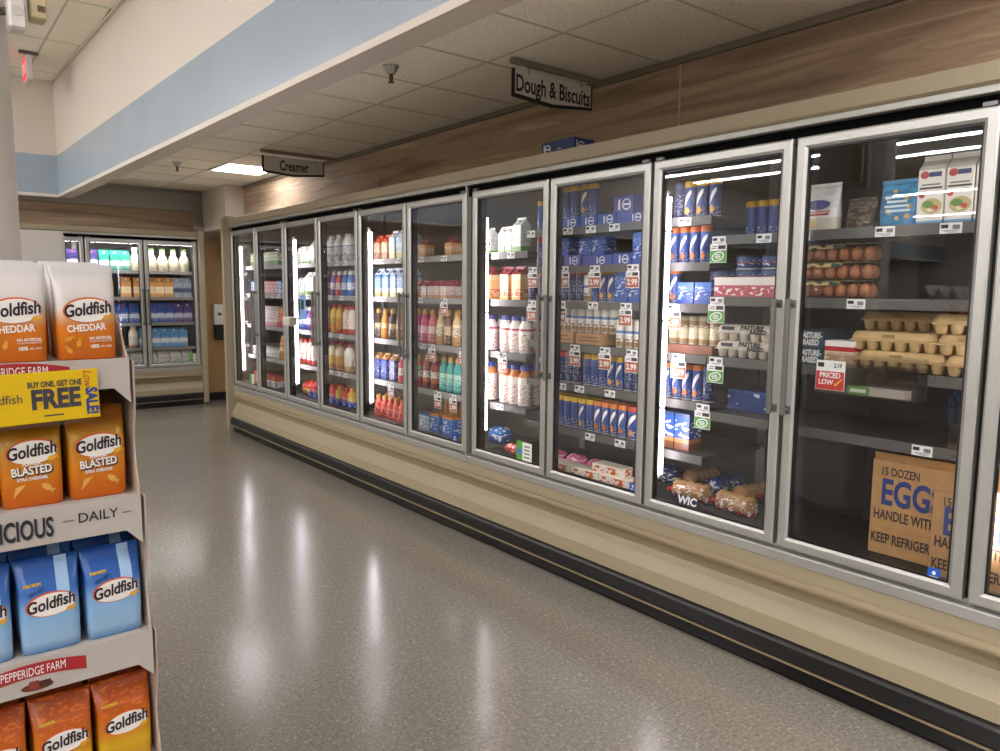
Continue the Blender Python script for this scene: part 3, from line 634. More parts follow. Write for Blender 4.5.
# cans
BLUEC = band('b_can', [(0, '#2a4586'), (.9, '#2f5298')], '#b9c2d2', (.05, .35), 60, .6); NAVYC = band('b_cann', [(0, '#1f2c58'), (.9, '#27386c')], '#8a94b4', (.1, .8), 50, .6)
WHITEC = band('b_canw', [(0, '#b9976a'), (.25, '#e9e4d8'), (.6, '#5a83b8'), (.72, '#ece6da')], '#7a5a3c', (.05, .5), 45, .55); PALEC = band('b_canp', [(0, '#a98a5c'), (.2, '#d8cba6'), (.7, '#9a7f5c')], '#e6e0cc', (.2, .8), 50, .58)
YEL, ORA, REDB = C('#e6b41c'), C('#d8752a'), C('#c23428')
k_can('canyel', 'blue dough can with yellow top', 'yellow-top can', BLUEC, YEL, swirl=C('#d09a3c'))
k_can('canyelp', 'plain blue dough can with yellow top', 'plain yellow-top can', BLUEC, YEL)
k_can('canora', 'blue dough can with orange top', 'orange-top can', BLUEC, ORA, swirl=C('#b8682c'))
k_can('canred', 'navy dough can with red top', 'red-top can', NAVYC, REDB)
k_can('canredbig', 'large blue dough can with red top', 'large red-top can', BLUEC, REDB, r=.038, swirl=C('#c08a4c'))
k_can('canwhite', 'white and brown biscuit can', 'white biscuit can', WHITEC, C('#dcd6c8'), h=.14)
k_can('cannavy', 'navy blue dough can', 'navy dough can', NAVYC, C('#40527e'))
k_can('canpale', 'pale tan cookie dough can', 'pale cookie dough can', PALEC, C('#cfc3a0'), h=.13)
k_can('candark', 'dark bottle-shaped pepper can', 'dark can', C('#3a3a2c'), C('#76704c'), r=.024, h=.10)
k_can('cantub', 'blue and red plastic dough tub', 'dough tub', band('b_tub', [(0, '#2a4a80'), (.5, '#a8504a'), (.6, '#50679a')], '#d8dce4', (.2, .8), 40, .6), C('#2f486e'), r=.06, h=.06)
# boxes and trays
def logo_ring(a, d, h):
    m = MB(); r = min(h*.36, .028); x = a*.0
    m.ellipse(a*.18, h*.5, r, r, -d/2-.0006, PAPER, mx=NX, r_in=.78); m.box(-d/2-.0008, -d/2, -a*.18-r*.7, -a*.18+r*.7, h*.5-r*.14, h*.5+r*.14, PAPER)
    m.box(-d/2-.0008, -d/2, -a*.18+r*1.5, -a*.18+r*1.9, h*.2, h*.8, PAPER)
    return [('logo', m.mesh('logo'))]
TRAYB = mat('tray_blue', '#3c4f9e', .5)
k_box('traylow', 'display_tray', 'low blue dough tray with white logo', 'low blue tray', TRAYB, .21, .18, .055, 'tray', 'blue dough trays', logo_ring)
k_box('traysmall', 'display_tray', 'narrow blue dough tray with white logo', 'narrow blue tray', TRAYB, .125, .18, .06, 'tray', 'blue dough trays', logo_ring)
k_box('traytall', 'display_tray', 'blue dough case with white logo', 'blue dough case', TRAYB, .125, .15, .085, 'tray', 'blue dough trays', logo_ring)
KRAFT = mat('kraft_cardboard', '#b78a58', .75, noise=.08, nscale=30)
def kraft_print(a, d, h): 
    m = MB(); m.box(-d/2-.0006, -d/2, -a*.36, a*.36, h*.30, h*.40, C('#7a3a2a')); m.box(-d/2-.0006, -d/2, -a*.3, a*.3, h*.58, h*.68, C('#7a3a2a')); return [('print', m.mesh('print'))]
k_box('krafttray', 'cardboard_tray', 'cardboard tray under biscuit cans', 'cardboard tray', KRAFT, .2, .1, .062, 'tray', 'cardboard shelf trays', kraft_print)
k_box('kraftlow', 'cardboard_tray', 'low brown tray under cookie dough', 'low brown tray', mat('kraft_red', '#8f5f48', .75), .26, .12, .04, 'tray', 'cardboard shelf trays', kraft_print)
BLUEP = band('b_bluep', [(0, '#244c9c'), (.6, '#3a6ab8')], '#c8d6e8', (.2, .8), 35, .58)
k_box('bluepack', 'dough_pack', 'blue dough multipack', 'blue multipack', BLUEP, .09, .09, .10, 'box', 'dough packs')
k_box('bluepackt', 'dough_pack', 'tall blue dough pack', 'tall blue pack', BLUEP, .085, .08, .155, 'box', 'dough packs')
k_box('swirlpack', 'dough_pack', 'blue dough pack with swirl and food picture', 'blue swirl pack', band('b_swirl', [(0, '#7a4a30'), (.2, '#b88250'), (.32, '#2a55a8'), (.9, '#33507e')], '#dfe6ee', (.35, .85), 18, .56), .085, .09, .175, 'box', 'dough packs')
k_box('bluecase', 'creamer_case', 'blue carton pack with orange top', 'blue carton pack', band('b_bcase', [(0, '#2f66b2'), (.78, '#4d86c4'), (.86, '#d8843c')], '#dfe8ee', (.15, .75), 30, .57), .11, .10, .13, 'box', 'carton packs on the cooler deck')
k_box('greycase', 'creamer_case', 'grey-blue carton pack with white top', 'grey-blue carton pack', band('b_gcase', [(0, '#8fa0a8'), (.8, '#c9d0d2'), (.88, '#4c6ca0')], '#e8ece8', (.15, .75), 30, .57), .13, .10, .11, 'box', 'carton packs on the cooler deck')
k_box('redbox', 'food_box', 'red printed box', 'red box', band('b_redbox', [(0, '#b8302c'), (.8, '#c84a3c')], '#ecd9cc', (.1, .9), 25, .56), .10, .10, .125, 'box', 'boxes in the far doors')
k_box('bluebox', 'food_box', 'blue printed box', 'blue box', band('b_bluebox', [(0, '#3a6ea8'), (.8, '#5a90c0')], '#e0e8ec', (.1, .9), 25, .56), .10, .10, .125, 'box', 'boxes in the far doors')
k_box('palebox', 'food_box', 'pale pink printed box', 'pale box', band('b_palebox', [(0, '#c98a78'), (.2, '#e0cfc0'), (.8, '#cdb0a0')], '#b0705c', (.1, .9), 25, .58), .11, .10, .19, 'box', 'boxes in the far doors')
k_box('greenbox', 'food_box', 'pale green printed box', 'pale green box', band('b_greenbox', [(0, '#6f9a4c'), (.35, '#d6e0b8'), (.8, '#a9c088')], '#5f8a44', (.3, .9), 25, .57), .10, .10, .13, 'box', 'boxes in the far doors')
k_box('flatbox', 'pastry_box', 'white pastry box with orange print', 'white pastry box', band('b_flat', [(0, '#efe6d6'), (.9, '#e9dcc8')], '#d8642c', (.1, .9), 22, .55), .20, .09, .045, 'box', 'pastry boxes on the deck')
k_box('pinkbox', 'long_box', 'long pink and white box', 'long pink box', band('b_pink', [(0, '#b8505c'), (.55, '#c46a70'), (.6, '#e6dfd6')], '#efe6e0', (.1, .5), 22, .56), .36, .06, .085, 'box', 'long boxes')
k_box('tubwhite', 'spread_tub', 'white tub with red lid', 'white tub', band('b_tubw', [(0, '#e6e4de'), (.9, '#ece8e0')], '#3a5fa0', (.1, .8), 25, .58), .10, .10, .06, 'tub', 'tubs in the far doors',
      lambda a, d, h: [('lid', MB().box(-d/2-.003, d/2+.003, -a/2-.003, a/2+.003, h+.0003, h+.05, C('#c4372f'), c=.006).mesh('lid'))])
k_box('tubpale', 'spread_tub', 'white tub with pale lid', 'pale tub', band('b_tubp', [(0, '#dedad2'), (.9, '#e4e0d6')], '#8aa0b4', (.1, .8), 25, .58), .11, .11, .07, 'tub', 'tubs in the far doors',
      lambda a, d, h: [('lid', MB().box(-d/2-.003, d/2+.003, -a/2-.003, a/2+.003, h+.0003, h+.018, C('#d8d4cc'), c=.005).mesh('lid'))])
def pasture(dark):
    def ex(a, d, h):
        m = MB().text('PASTURE-', h*.46, PAPER if dark else INK, face_nx(-d/2-.001, 0, h*.68), bold=.001, shear=.1, sx=.66).text('RAISED', h*.46, PAPER if dark else INK, face_nx(-d/2-.001, 0, h*.28), bold=.001, shear=.1, sx=.66)
        return [('lettering', m.mesh('lettering'))]
    return ex
k_box('pastbox', 'egg_box', 'dark blue Pasture-Raised egg box', 'Pasture-Raised egg box', band('b_pb', [(0, '#2c4a5e'), (.9, '#24384a')], '#1a242c', (0, .9), 25, .6), .105, .28, .068, 'egg box', 'Pasture-Raised egg boxes', pasture(True))
k_box('redpkg', 'sandwich_pack', 'white pack with red stripe', 'white pack with red stripe', band('b_rp', [(0, '#c99a6c'), (.45, '#d8c4a8'), (.6, '#b8232c'), (.78, '#efe9e2')], '#e8dccc', (0, .4), 25, .58), .115, .12, .10, 'food pack', 'packs by the eggs')
k_box('bluelong', 'long_box', 'dark blue box with white flash', 'dark blue box', band('b_bl', [(0, '#1c3a7c'), (.9, '#2a5090')], '#c8d4e6', (.2, .9), 12, .62), .24, .14, .09, 'box', 'long boxes')
# egg cartons
PULP = mat('egg_pulp', '#cbab77', .9, noise=.07, nscale=50, bump=.2); PULPW = mat('egg_pulp_pale', '#c9bfae', .85, noise=.2, nscale=45)
def egg_carton(key, m, desc, short, n=6, lettering=False):
    L, d = n*.05, .105
    base = MB()
    for i in range(n):
        for s in (-1, 1):
            y = -L/2+.025+.05*i
            base.lathe([(.013, 0), (.017, .003), (.0235, .034), (.0245, .038)], m, 10, s*.0255, y)
    base.box(-d/2, d/2, -L/2, L/2, .0345, .0395, m)
    lid = MB().sections([(0, 0, .040, d, L), (0, 0, .046, d, L), (0, 0, .066, d-.018, L-.016), (0, 0, .070, d-.030, L-.03)], m, 24, 8)
    P = [('cup_tray', base.mesh('cup_tray')), ('lid', lid.mesh('lid'))]
    if lettering:
        lt = MB().text('PASTURE', .026, INK, face_nx(-.0515, -.02, .0585), bold=.0012, shear=.15).text('RAISED', .024, INK, face_nx(-.0545, -.05, .0405), bold=.0012, shear=.15)
        lt.box(-.0535, -.0525, .06, .12, .047, .062, C('#2c3440')); P.append(('lettering', lt.mesh('lettering')))
    else:
        lb = MB().box(-.054, -.050, -.012, .032, .049, .060, C('#9c8254')).box(-.028, .012, -.09, -.05, .0702, .0706, C('#5a4a34')); P.append(('label', lb.mesh('label')))
    kind(key, P, 'egg_carton', desc, short, 'egg carton', 'egg cartons', (L, d, .071))
egg_carton('eggpulp', PULP, 'tan pulp egg carton', 'tan egg carton'); egg_carton('eggpulps', PULP, 'short tan pulp egg carton', 'short tan egg carton', 4)
egg_carton('eggpast', PULPW, 'speckled Pasture-Raised egg carton', 'Pasture-Raised carton', 6, True)
eggm = MB().lathe([(.004, 0), (.014, .004), (.020, .014), (.0215, .024), (.019, .038), (.013, .048), (.004, .0535)], mat('brown_egg', '#b8744e', .5, noise=.08), 12).mesh('egg')
P = [('clear_shell', MB().sections([(0, 0, 0, .092, .29), (0, 0, .03, .100, .30), (0, 0, .034, .108, .312), (0, 0, .036, .100, .30), (0, 0, .066, .080, .28)], CLEAR, 24, 8).mesh('clear_shell')),
     ('paper_label', MB().box(-.035, .035, -.12, .12, .0672, .0685, band('b_egglab', [(0, '#c8b06a')], '#3a4a3a', (0, 1), 18, .56)).box(-.047, -.0455, -.03, .11, .050, .064, band('b_egglab2', [(0, '#d2b878')], '#39504a', (0, 1), 22, .52)).mesh('paper_label'))]
for i in range(6):
    for s in (-1, 1): P.append(('egg', eggm, (s*.022, -.12+.048*i, .0035)))
kind('eggclear', P, 'egg_carton', 'clear carton of brown eggs', 'clear egg carton', 'egg carton', 'clear egg cartons', (.31, .108, .07))
# pouches and bags
def k_pouch(key, desc, w_, h_, bm, d_=.06, extra=None, group='pouches beside the egg whites'):
    rows = [(0, 0, 0, d_*.8, w_*.94), (0, 0, h_*.05, d_, w_*.97), (0, 0, h_*.35, d_, w_), (0, 0, h_*.65, d_*.62, w_), (0, 0, h_*.85, d_*.25, w_*1.0), (.0, 0, h_*.92, .006, w_*1.01), (0, 0, h_, .004, w_*1.0)]
    P = [('body', MB().sections(rows, bm, 28, 4).mesh('body')), ('seal', MB().box(-.0035, .0035, -w_*.5, w_*.5, h_+.0003, h_+.012, bm).mesh('seal'))]
    if extra: P += extra
    kind(key, P, 'food_pouch', desc, desc, 'pouch', group, (w_, d_, h_+.012))
m = MB(); m.ellipse(.0, .10, .05, .018, -.033, C('#3c3f86'), mx=NX); m.box(-.0325, -.031, -.05, .05, .072, .076, C('#b8383e')); m.box(-.0325, -.031, -.045, .05, .060, .067, C('#b8383e')); m.ellipse(-.03, .03, .03, .02, -.033, C('#cdb072'), mx=NX)
k_pouch('pouchw', 'white food pouch with navy logo', .15, .17, band('b_pw', [(0, '#d8d0bc'), (.3, '#ece8e2')], '#d8d4d0', (.5, 1), 10), extra=[('print', m.mesh('print'))])
k_pouch('pouchd', 'dark transparent-looking pouch', .11, .11, band('b_pd', [(0, '#4c4038'), (.8, '#6a5c50')], '#8a7a68', (0, 1), 20))
m = MB()
for i, (y, z, r) in enumerate(((.03, .10, .010), (-.03, .055, .012), (-.035, .10, .008), (.035, .035, .010), (.0, .03, .008), (-.01, .125, .008), (.04, .07, .009))): m.ellipse(y, z, r, r*.8, -.0315+.004*(z > .09), C('#c8a24c'), mx=NX)
m.text('HARD BOILED', .022, PAPER, face_nx(-.0318, 0, .088), bold=.0004, shear=.2, sx=.72); m.text('eggs', .036, PAPER, face_nx(-.0322, .01, .058), bold=.0006, shear=.2)
KINDS['_'] = None; del KINDS['_']
m2 = MB()
for i, (y, z, r) in enumerate(((.03, .10, .010), (-.03, .055, .012), (-.035, .10, .008), (.035, .035, .010), (.0, .03, .008), (-.01, .125, .008), (.04, .07, .009))): m2.ellipse(y, z, r, r*.8, -.0315+.004*(z > .09), C('#c8a24c'), mx=NX)
for k in range(4): m2.box(-.0318+.003*(k > 2), -.0300+.003*(k > 2), -.045+.006*k, .045-.008*((k+1) % 2), .052+.016*k, .060+.016*k, C('#cfe4ea'))
k_pouch('pouchb', 'blue food pouch with yellow spots', .135, .155, band('b_pbl', [(0, '#2f86b4'), (.7, '#3c96c2')], '#2a6f9c', (0, 1), 14, .56), extra=[('print', m2.mesh('print'))])
def blob(rows, amp, m, n=18, seed=0):
    rnd = random.Random(seed); b = MB(); vs = []; fs = []
    for (y, z, wx, wz) in rows:
        for k in range(n):
            a = 2*PI*k/n; q = 1+amp*(rnd.random()-.5); vs.append((wx*q*math.cos(a), y, max(0, z+wz*q*math.sin(a))))
    for i in range(len(rows)-1):
        for k in range(n): k2 = (k+1) % n; fs.append((i*n+k, (i+1)*n+k, (i+1)*n+k2, i*n+k2))
    fs += [tuple(range(n)), tuple(range(len(rows)*n-1, (len(rows)-1)*n-1, -1))]
    return b.add(vs, fs, m, True)
def bread(key, desc, bm, L, r, seed, tie):
    rnd = random.Random(seed); rows = [(-L*.5, r*.6, r*.45, r*.45)]
    for i in range(5):
        y0 = -L*.46+L*.17*i
        rows += [(y0+L*.02, r*.95, r*(.78+.1*rnd.random()), r*.85), (y0+L*.085, r, r*(1.0+.1*rnd.random()), r*(.98+.06*rnd.random()))]
    rows += [(L*.40, r*.8, r*.5, r*.5), (L*.43, r*.7, r*.18, r*.18)]
    tail = [(L*.435, r*.7, r*.12, r*.12), (L*.47, r*.75, r*.3, r*.2), (L*.51, r*.8, r*.6, r*.22)]
    kind(key, [('body', blob(rows, .14, bm, n=16, seed=seed).mesh('body')), ('twisted_end', blob(tail, .3, C(tie), seed=seed+1).mesh('twisted_end'))], 'bread_bag', desc, desc, 'bread bag', 'bread bags', (L, 2*r, 2*r))
def k_bag(key, desc, bm, L, r, amp=.12, seed=0, tie='#c43a44', group='bags on the cooler deck', name='bread_bag', cat='bread bag'):
    rows = [(-L*.5, r*.8, r*.5, r*.5), (-L*.44, r*.95, r*.92, r*.9), (-L*.2, r, r*1.05, r), (L*.05, r*.98, r*.98, r*.97), (L*.25, r, r*1.04, r), (L*.36, r*.9, r*.8, r*.75), (L*.42, r*.7, r*.22, r*.2)]
    tail = [(L*.43, r*.7, r*.14, r*.14), (L*.47, r*.72, r*.3, r*.25), (L*.5, r*.75, r*.55, r*.3)]
    kind(key, [('body', blob(rows, amp, bm, seed=seed).mesh('body')), ('twisted_end', blob(tail, .3, C(tie), seed=seed+1).mesh('twisted_end'))], name, desc, desc, cat, group, (L, 2*r, 2*r))
bread('bread1', 'brown bagel bag with red print', band('b_br1', [(0, '#6a4a34'), (.5, '#a87c4e'), (.8, '#b88c5c')], '#b83a40', (.15, .75), 22, .57, rough=.18), .24, .05, 3, '#c43a44')
bread('bread2', 'bun bag with red and white print', band('b_br2', [(0, '#a8343e'), (.3, '#a87a50'), (.8, '#bf9664')], '#e0d6ca', (.1, .8), 30, .58, rough=.18), .22, .048, 5, '#c43a44')
bread('bread3', 'dark blue bread bag', band('b_br3', [(0, '#26305c'), (.5, '#34407a')], '#c8ccd8', (.1, .8), 26, .58, rough=.18), .24, .05, 8, '#34407a')
k_bag('pinkbag', 'shiny pink cookie bag', band('b_pkb', [(0, '#c94a7c'), (.5, '#d8608c')], '#f0c8d4', (.2, 1), 26, .6, rough=.2), .16, .034, .35, 11, '#d24a80', name='cookie_bag', cat='bag')
k_bag('redbag', 'red flat snack bag', band('b_rdb', [(0, '#b8383a'), (.6, '#c8504a')], '#ecd8cc', (.2, 1), 20, .58), .18, .032, .25, 12, '#b8383a', name='snack_bag', cat='bag')
k_bag('bluebag', 'blue shiny snack bag', band('b_blb', [(0, '#2a68b8'), (.6, '#3a82c8')], '#dfe8f0', (.2, 1), 20, .58, rough=.25), .15, .055, .25, 13, '#2a68b8', name='snack_bag', cat='bag')
k_bag('redyel', 'red and yellow round snack bag', band('b_ryb', [(0, '#d8a02a'), (.45, '#e0b840'), (.55, '#cc3a30')], '#f0e0c0', (.1, .5), 18, .58), .15, .07, .15, 14, '#c8342c', name='snack_bag', cat='bag')

# ------------------------------------------------------------------ placing goods: (kind, door number, shelf name, position along the case)
ITEMS = []
def add(k, door, shelf, y, z, row=0, x=None, tier=0, rot=0, case_='main'):
    ITEMS.append(dict(k=k, door=door, shelf=shelf, y=y, z=z, row=row, x=x, tier=tier, rot=rot, case=case_))
SHN = {5: ['top', 'second', 'third', 'fourth', 'bottom'], 7: ['top', 'second', 'third', 'fourth', 'fifth', 'sixth', 'bottom']}
def row(door, zs, i, py, items, rows=1, dy=0, x=.19):
    """items: (kind, px...) placed where the pixel meets the front plane of the shelf"""
    zs = zs+[DECK]; nm = SHN[len(zs)][i]; used = []
    for it in items:
        k, pxs = it[0], it[1:]
        for px in pxs:
            y = on_x(px, py, XD+x+(0 if KINDS[k]['dims'][1] > .11 else KINDS[k]['dims'][1]/2)).y+dy
            for r in range(rows): add(k, door, nm, y, zs[i], r, x+KINDS[k]['dims'][1]/2+r*(KINDS[k]['dims'][1]+.006))
# doors of the far section
row(1, BA, 0, 275, [('greenbox', 244, 248, 252)], 1); row(1, BA, 1, 295, [('bluebox', 245, 249, 253)], 1); row(1, BA, 2, 325, [('palebox', 244, 248, 252)]); row(1, BA, 3, 357, [('tubpale', 244, 248, 252)])
row(1, BA, 4, 385, [('redbox', 245)])
row(2, BA, 0, 275, [('greenbox', 262, 266.5, 271, 275.5)]); row(2, BA, 1, 295, [('redbox', 262, 266.5, 271, 275.5), ('bluebox', 280)])
row(2, BA, 2, 328, [('palebox', 263, 268, 273), ('redb', 279)]); row(2, BA, 3, 358, [('tubpale', 263, 268, 273), ('orangeb', 279)]); row(2, BA, 4, 386, [('tubwhite', 263, 268, 273, 278)])
row(3, BA, 0, 265, [('greenmilk', 302, 305.5, 309, 312.5), ('greentall', 316)]); row(3, BA, 1, 297, [('greenmilk', 302, 306), ('greentall', 311, 315.5)])
row(3, BA, 2, 333, [('bluewb', 303, 307), ('purpleb', 311), ('redwb', 315)]); row(3, BA, 3, 368, [('whitered', 302, 307, 312, 316.5)]); row(3, BA, 4, 397, [('redyel', 305), ('redpack', 313, 317)])
row(4, BA, 0, 262, [('bigwhite', 326, 333, 341, 349)], 2); row(4, BA, 1, 294, [('brownwb', 327.5), ('purpleb', 335), ('redwb', 341), ('bluewb', 346.2, 351.2)], 2)
row(4, BA, 2, 333, [('yellowred', 327.5), ('yellowgreen', 335.5), ('yellowred', 342), ('whitered', 348, 353)], 2); row(4, BA, 3, 369, [('whitejug', 327), ('yellowjug', 334, 341.5), ('whitejug', 350)], 2)
row(4, BA, 4, 402, [('redpack', 328, 334), ('yelpack', 340.5), ('redpack', 347), ('yelpack', 352.5)], 2)
row(5, BA, 0, 257, [('redcapcarton', 381, 389), ('almond', 396.5, 404)], 2); row(5, BA, 1, 297, [('bluemilk', 382, 390, 397.5, 404.5)], 2)
row(5, BA, 2, 338, [('darkb', 379), ('orangeb', 386), ('darkb', 393.5), ('orangeb', 401)], 2); row(5, BA, 3, 380, [('bluecarton', 380.5, 388, 396), ('redwb', 403)], 1); row(5, BA, 4, 414, [('redb', 379, 385, 391, 397, 403)], 2)
row(6, BA, 0, 256, [('pint', 426.5, 453)]); row(6, BA, 1, 296, [('milkred', 421, 427.5, 434, 440.5, 447)], 2)
for yy_ in (4.33, 4.22, 4.02, 3.9): add('pint', 6, 'top', yy_, BA[0], 1, .42)
row(6, BA, 2, 343, [('mag', 418.5, 425.5), ('salmon', 433.5), ('creamb', 441.5), ('brownb', 449), ('creamb', 457.5)], 2)
row(6, BA, 3, 388, [('redgreen', 420), ('redbrown', 428, 436), ('teal', 444.5, 451.5, 458.5)], 2)
row(6, BA, 4, 428, [('greycase', 426), ('bluecase', 440, 453)])
for yy_ in (4.33, 4.24, 4.14, 4.03): add('orangeb', 6, 'bottom', yy_, DECK, 1, .36)
# seventh door
row(7, BA, 0, 250, [('greenmilk', 496, 503, 510), ('greentall', 518.5)]); row(7, BA, 1, 297, [('peach', 497, 509, 521)], 2)
row(7, BA, 2, 347, [('coffee', 496, 506, 516.5, 526)], 2); row(7, BA, 3, 402, [('coffee2', 494, 503, 512, 521.5)], 2); row(7, BA, 4, 440, [('bluebag', 499), ('redbag', 505)])
KINDS['redbag']; ITEMS[-1]['y'] = 3.38; ITEMS[-1]['x'] = .2; ITEMS[-2]['x'] = .33
row(7, BB, 0, 232, [('canyelp', 534, 541)]); row(7, BB, 2, 303, [('canred', 536, 543)]); row(7, BB, 4, 385, [('canredbig', 538)]); row(7, BB, 1, 268, [('canred', 538)])
# eighth door
row(8, BB, 0, 226, [('traysmall', 570, 588)]); 
for it in [('canyelp', 567), ('canyelp', 574), ('canyel', 585), ('canyelp', 592)]:
    p = on_x(it[1], 215, XD+.23); add(it[0], 8, 'top', p.y, BB[0]+.0603, 0, .19+.05, 1)
row(8, BB, 0, 226, [('traysmall', 607), ('traylow', 631)])
p = on_x(632, 205, XD+.27); add('traytall', 8, 'top', p.y, BB[0]+.0553, 0, .19+.09, 1)
row(8, BB, 1, 265, [('traysmall', 572), ('traylow', 598), ('traysmall', 623)])
for px, k in ((593, 'bluepack'), (604, 'bluepack'), (570, 'bluepack')):
    p = on_x(px, 250, XD+.30); add(k, 8, 'second', p.y, BB[1]+(.0553 if px > 580 else .0603), 0, .29, 1)
row(8, BB, 1, 265, [('bluepackt', 641)])
row(8, BB, 2, 302, [('canred', 561, 567, 573, 580), ('canwhite', 588), ('canyelp', 596), ('canyel', 603, 611), ('bluepackt', 627, 638.5)], 2)
row(8, BB, 3, 344, [('krafttray', 567, 595.5)])
for px in (558, 564, 570, 576, 584, 590, 596.5, 603, 609):
    p = on_x(px, 330, XD+.24); add('canwhite', 8, 'fourth', p.y, BB[3]+.0625, 0, .24, 1)
row(8, BB, 3, 346, [('canwhite', 621, 630, 639)], 2)
row(8, BB, 4, 387, [('canred', 557, 563, 569.5, 576), ('canyelp', 592, 598, 604.5), ('canyel', 611, 618), ('cannavy', 628, 636)], 1)
row(8, BB, 5, 436, [('canyelp', 555, 560.5, 566, 571.5, 577), ('canyel', 583.5), ('canyelp', 590), ('canora', 596.5, 603, 609.5, 616), ('canredbig', 627)], 2)
row(8, BB, 6, 470, [('pinkbag', 560, 577, 594)], dy=0, x=.25); row(8, BB, 6, 478, [('flatbox', 567, 590, 614)], x=.13)
p = on_x(614, 470, XD+.2); add('flatbox', 8, 'bottom', p.y, DECK+.0453, 0, .185, 1)
# ninth door, left half
row(9, BB, 0, 218, [('cannavy', 680), ('canyel', 690, 702, 715)]); row(9, BB, 1, 262, [('canora', 676, 685, 695, 705)])
row(9, BB, 2, 300, [('canora', 678), ('bluepack', 690, 707)]); row(9, BB, 3, 353, [('kraftlow', 692)])
for px in (677, 686, 695, 704, 713):
    p = on_x(px, 340, XD+.24); add('canpale', 9, 'fourth', p.y, BB[3]+.0403, 0, .25, 1)
row(9, BB, 4, 400, [('canora', 672, 679, 687, 695, 703), ('cannavy', 712)], 1); row(9, BB, 5, 455, [('swirlpack', 672, 686.5)])
row(9, BC, 0, 235, [('canyelp', 736, 747, 758)], x=.36)
for c_, px in enumerate((740, 756, 774)):
    p = on_x(px, 280, XD+.40)
    for t_ in range(3): add('cantub', 9, 'second', p.y, BC[1]+.0003+t_*.0603, 1, .34, t_)
row(9, BC, 1, 308, [('pinkbox', 752)], x=.165)
row(9, BC, 2, 332, [('candark', 728, 738, 747, 757, 766, 776)], x=.42)
row(9, BC, 2, 360, [('eggpast', 742)])
p = on_x(743, 340, XD+.24); add('eggpast', 9, 'third', p.y, BC[2]+.0713, 0, .245, 1, .06)
row(9, BC, 3, 400, [('bluelong', 747)], x=.3)
# tenth door
row(10, BC, 0, 225, [('pouchw', 821), ('pouchb', 900)], x=.18); row(10, BC, 0, 222, [('pouchd', 862)], x=.24); row(10, BC, 0, 222, [('eggwhite', 936, 962, 990)], x=.17)
for t_ in range(3): add('eggclear', 10, 'second', on_x(838, 300, XD+.24).y, BC[1]+.0003+t_*.0703, 0, .235+.006*t_, t_, .03*(t_-1))
row(10, BC, 2, 365, [('pastbox', 815), ('redpkg', 847)], x=.18)
p = on_x(812, 345, XD+.19); add('pastbox', 10, 'third', p.y, BC[2]+.0683, 0, .32, 1)
for t_ in range(2): add('eggpulp', 10, 'third', on_x(901, 360, XD+.24).y, BC[2]+.0003+t_*.0714, 0, .245, t_, .02)
for t_ in range(3): add('eggpulp', 10, 'third', on_x(905, 340, XD+.36).y, BC[2]+.0003+t_*.0714, 1, .365, t_, .0)
for t_ in range(3): add('eggpulps', 10, 'third', on_x(966, 365, XD+.24).y, BC[2]+.0003+t_*.0714, 0, .24, t_, .02)
# far cooler across the back: local y = -world x
def rowb(zs, i, py, items, x=.17):
    zs = zs+[DECK]; nm = SHN[5][i]
    for it in items:
        for px in it[1:]:
            X_ = on_y(px, py, 9.80+x+KINDS[it[0]]['dims'][1]/2).x
            add(it[0], 0, nm, -X_, zs[i], 0, x+KINDS[it[0]]['dims'][1]/2, case_='back')
ZB = [1.68, 1.36, 1.045, .735]
rowb(ZB, 0, 270, [('purplec', 72.5, 92.5), ('greenc', 104, 115, 124.5), ('milkglass2', 130.5 if 0 else 135), ('milkglass', 153, 164.5, 174, 184)])
rowb(ZB, 1, 296, [('orangec', 108, 126, 138, 153, 161.5, 170), ('silverc', 179, 188)])
rowb(ZB, 2, 322, [('bluec2', 112, 123, 134, 153, 161.5, 170), ('purpc2', 180, 188.5)])
rowb(ZB, 3, 347, [('oatb', 134), ('skyc', 144, 156, 164.5, 173.5, 182)])
rowb(ZB, 4, 363, [('jug', 136, 150, 162.5, 175, 187)])
BANKS = [(7.68, 6.89), (6.89, 5.67), (5.67, 4.45), (4.45, 3.615), (3.56, 3.22), (3.22, 2.0), (2.0, .78), (.78, -.44)]
ZSB = [BA]*5+[BB, BC, BC]
grp = {}
for it in ITEMS:
    if it['case'] == 'back': key = ('b', it['shelf'], it['row'], it['tier'], round(it['x'], 1))
    else:
        c_ = [i for i, (hi, lo) in enumerate(BANKS) if any(abs(z_-it['z']) < .15 and z_ <= it['z']+.001 for z_ in ZSB[i]+[DECK])]
        i = min(c_, key=lambda i: max(0, it['y']-BANKS[i][0], BANKS[i][1]-it['y'])+ (0 if any(abs(z_-it['z']) < .001 for z_ in ZSB[i]+[DECK]) else .05))
        key = (i, round(it['z'], 2), it['row'], round((it['x']-KINDS[it['k']]['dims'][1]/2)/.05))
    grp.setdefault(key, []).append(it)
for key, lst in grp.items():
    lst.sort(key=lambda q: q['y']); W = [KINDS[q['k']]['dims'][0]*(1+abs(q['rot'])*.3)+.005 for q in lst]
    lo, hi = (-2.86, -.42) if key[0] == 'b' else (BANKS[key[0]][1]+.006, BANKS[key[0]][0]-.006)
    if key[0] == 0: hi = 7.66
    for it_ in range(60):
        for j, q in enumerate(lst):
            q['y'] = min(max(q['y'], lo+W[j]/2), hi-W[j]/2)
        for j in range(len(lst)-1):
            g = (W[j]+W[j+1])/2-(lst[j+1]['y']-lst[j]['y'])
            if g > 0: lst[j]['y'] -= g/2; lst[j+1]['y'] += g/2
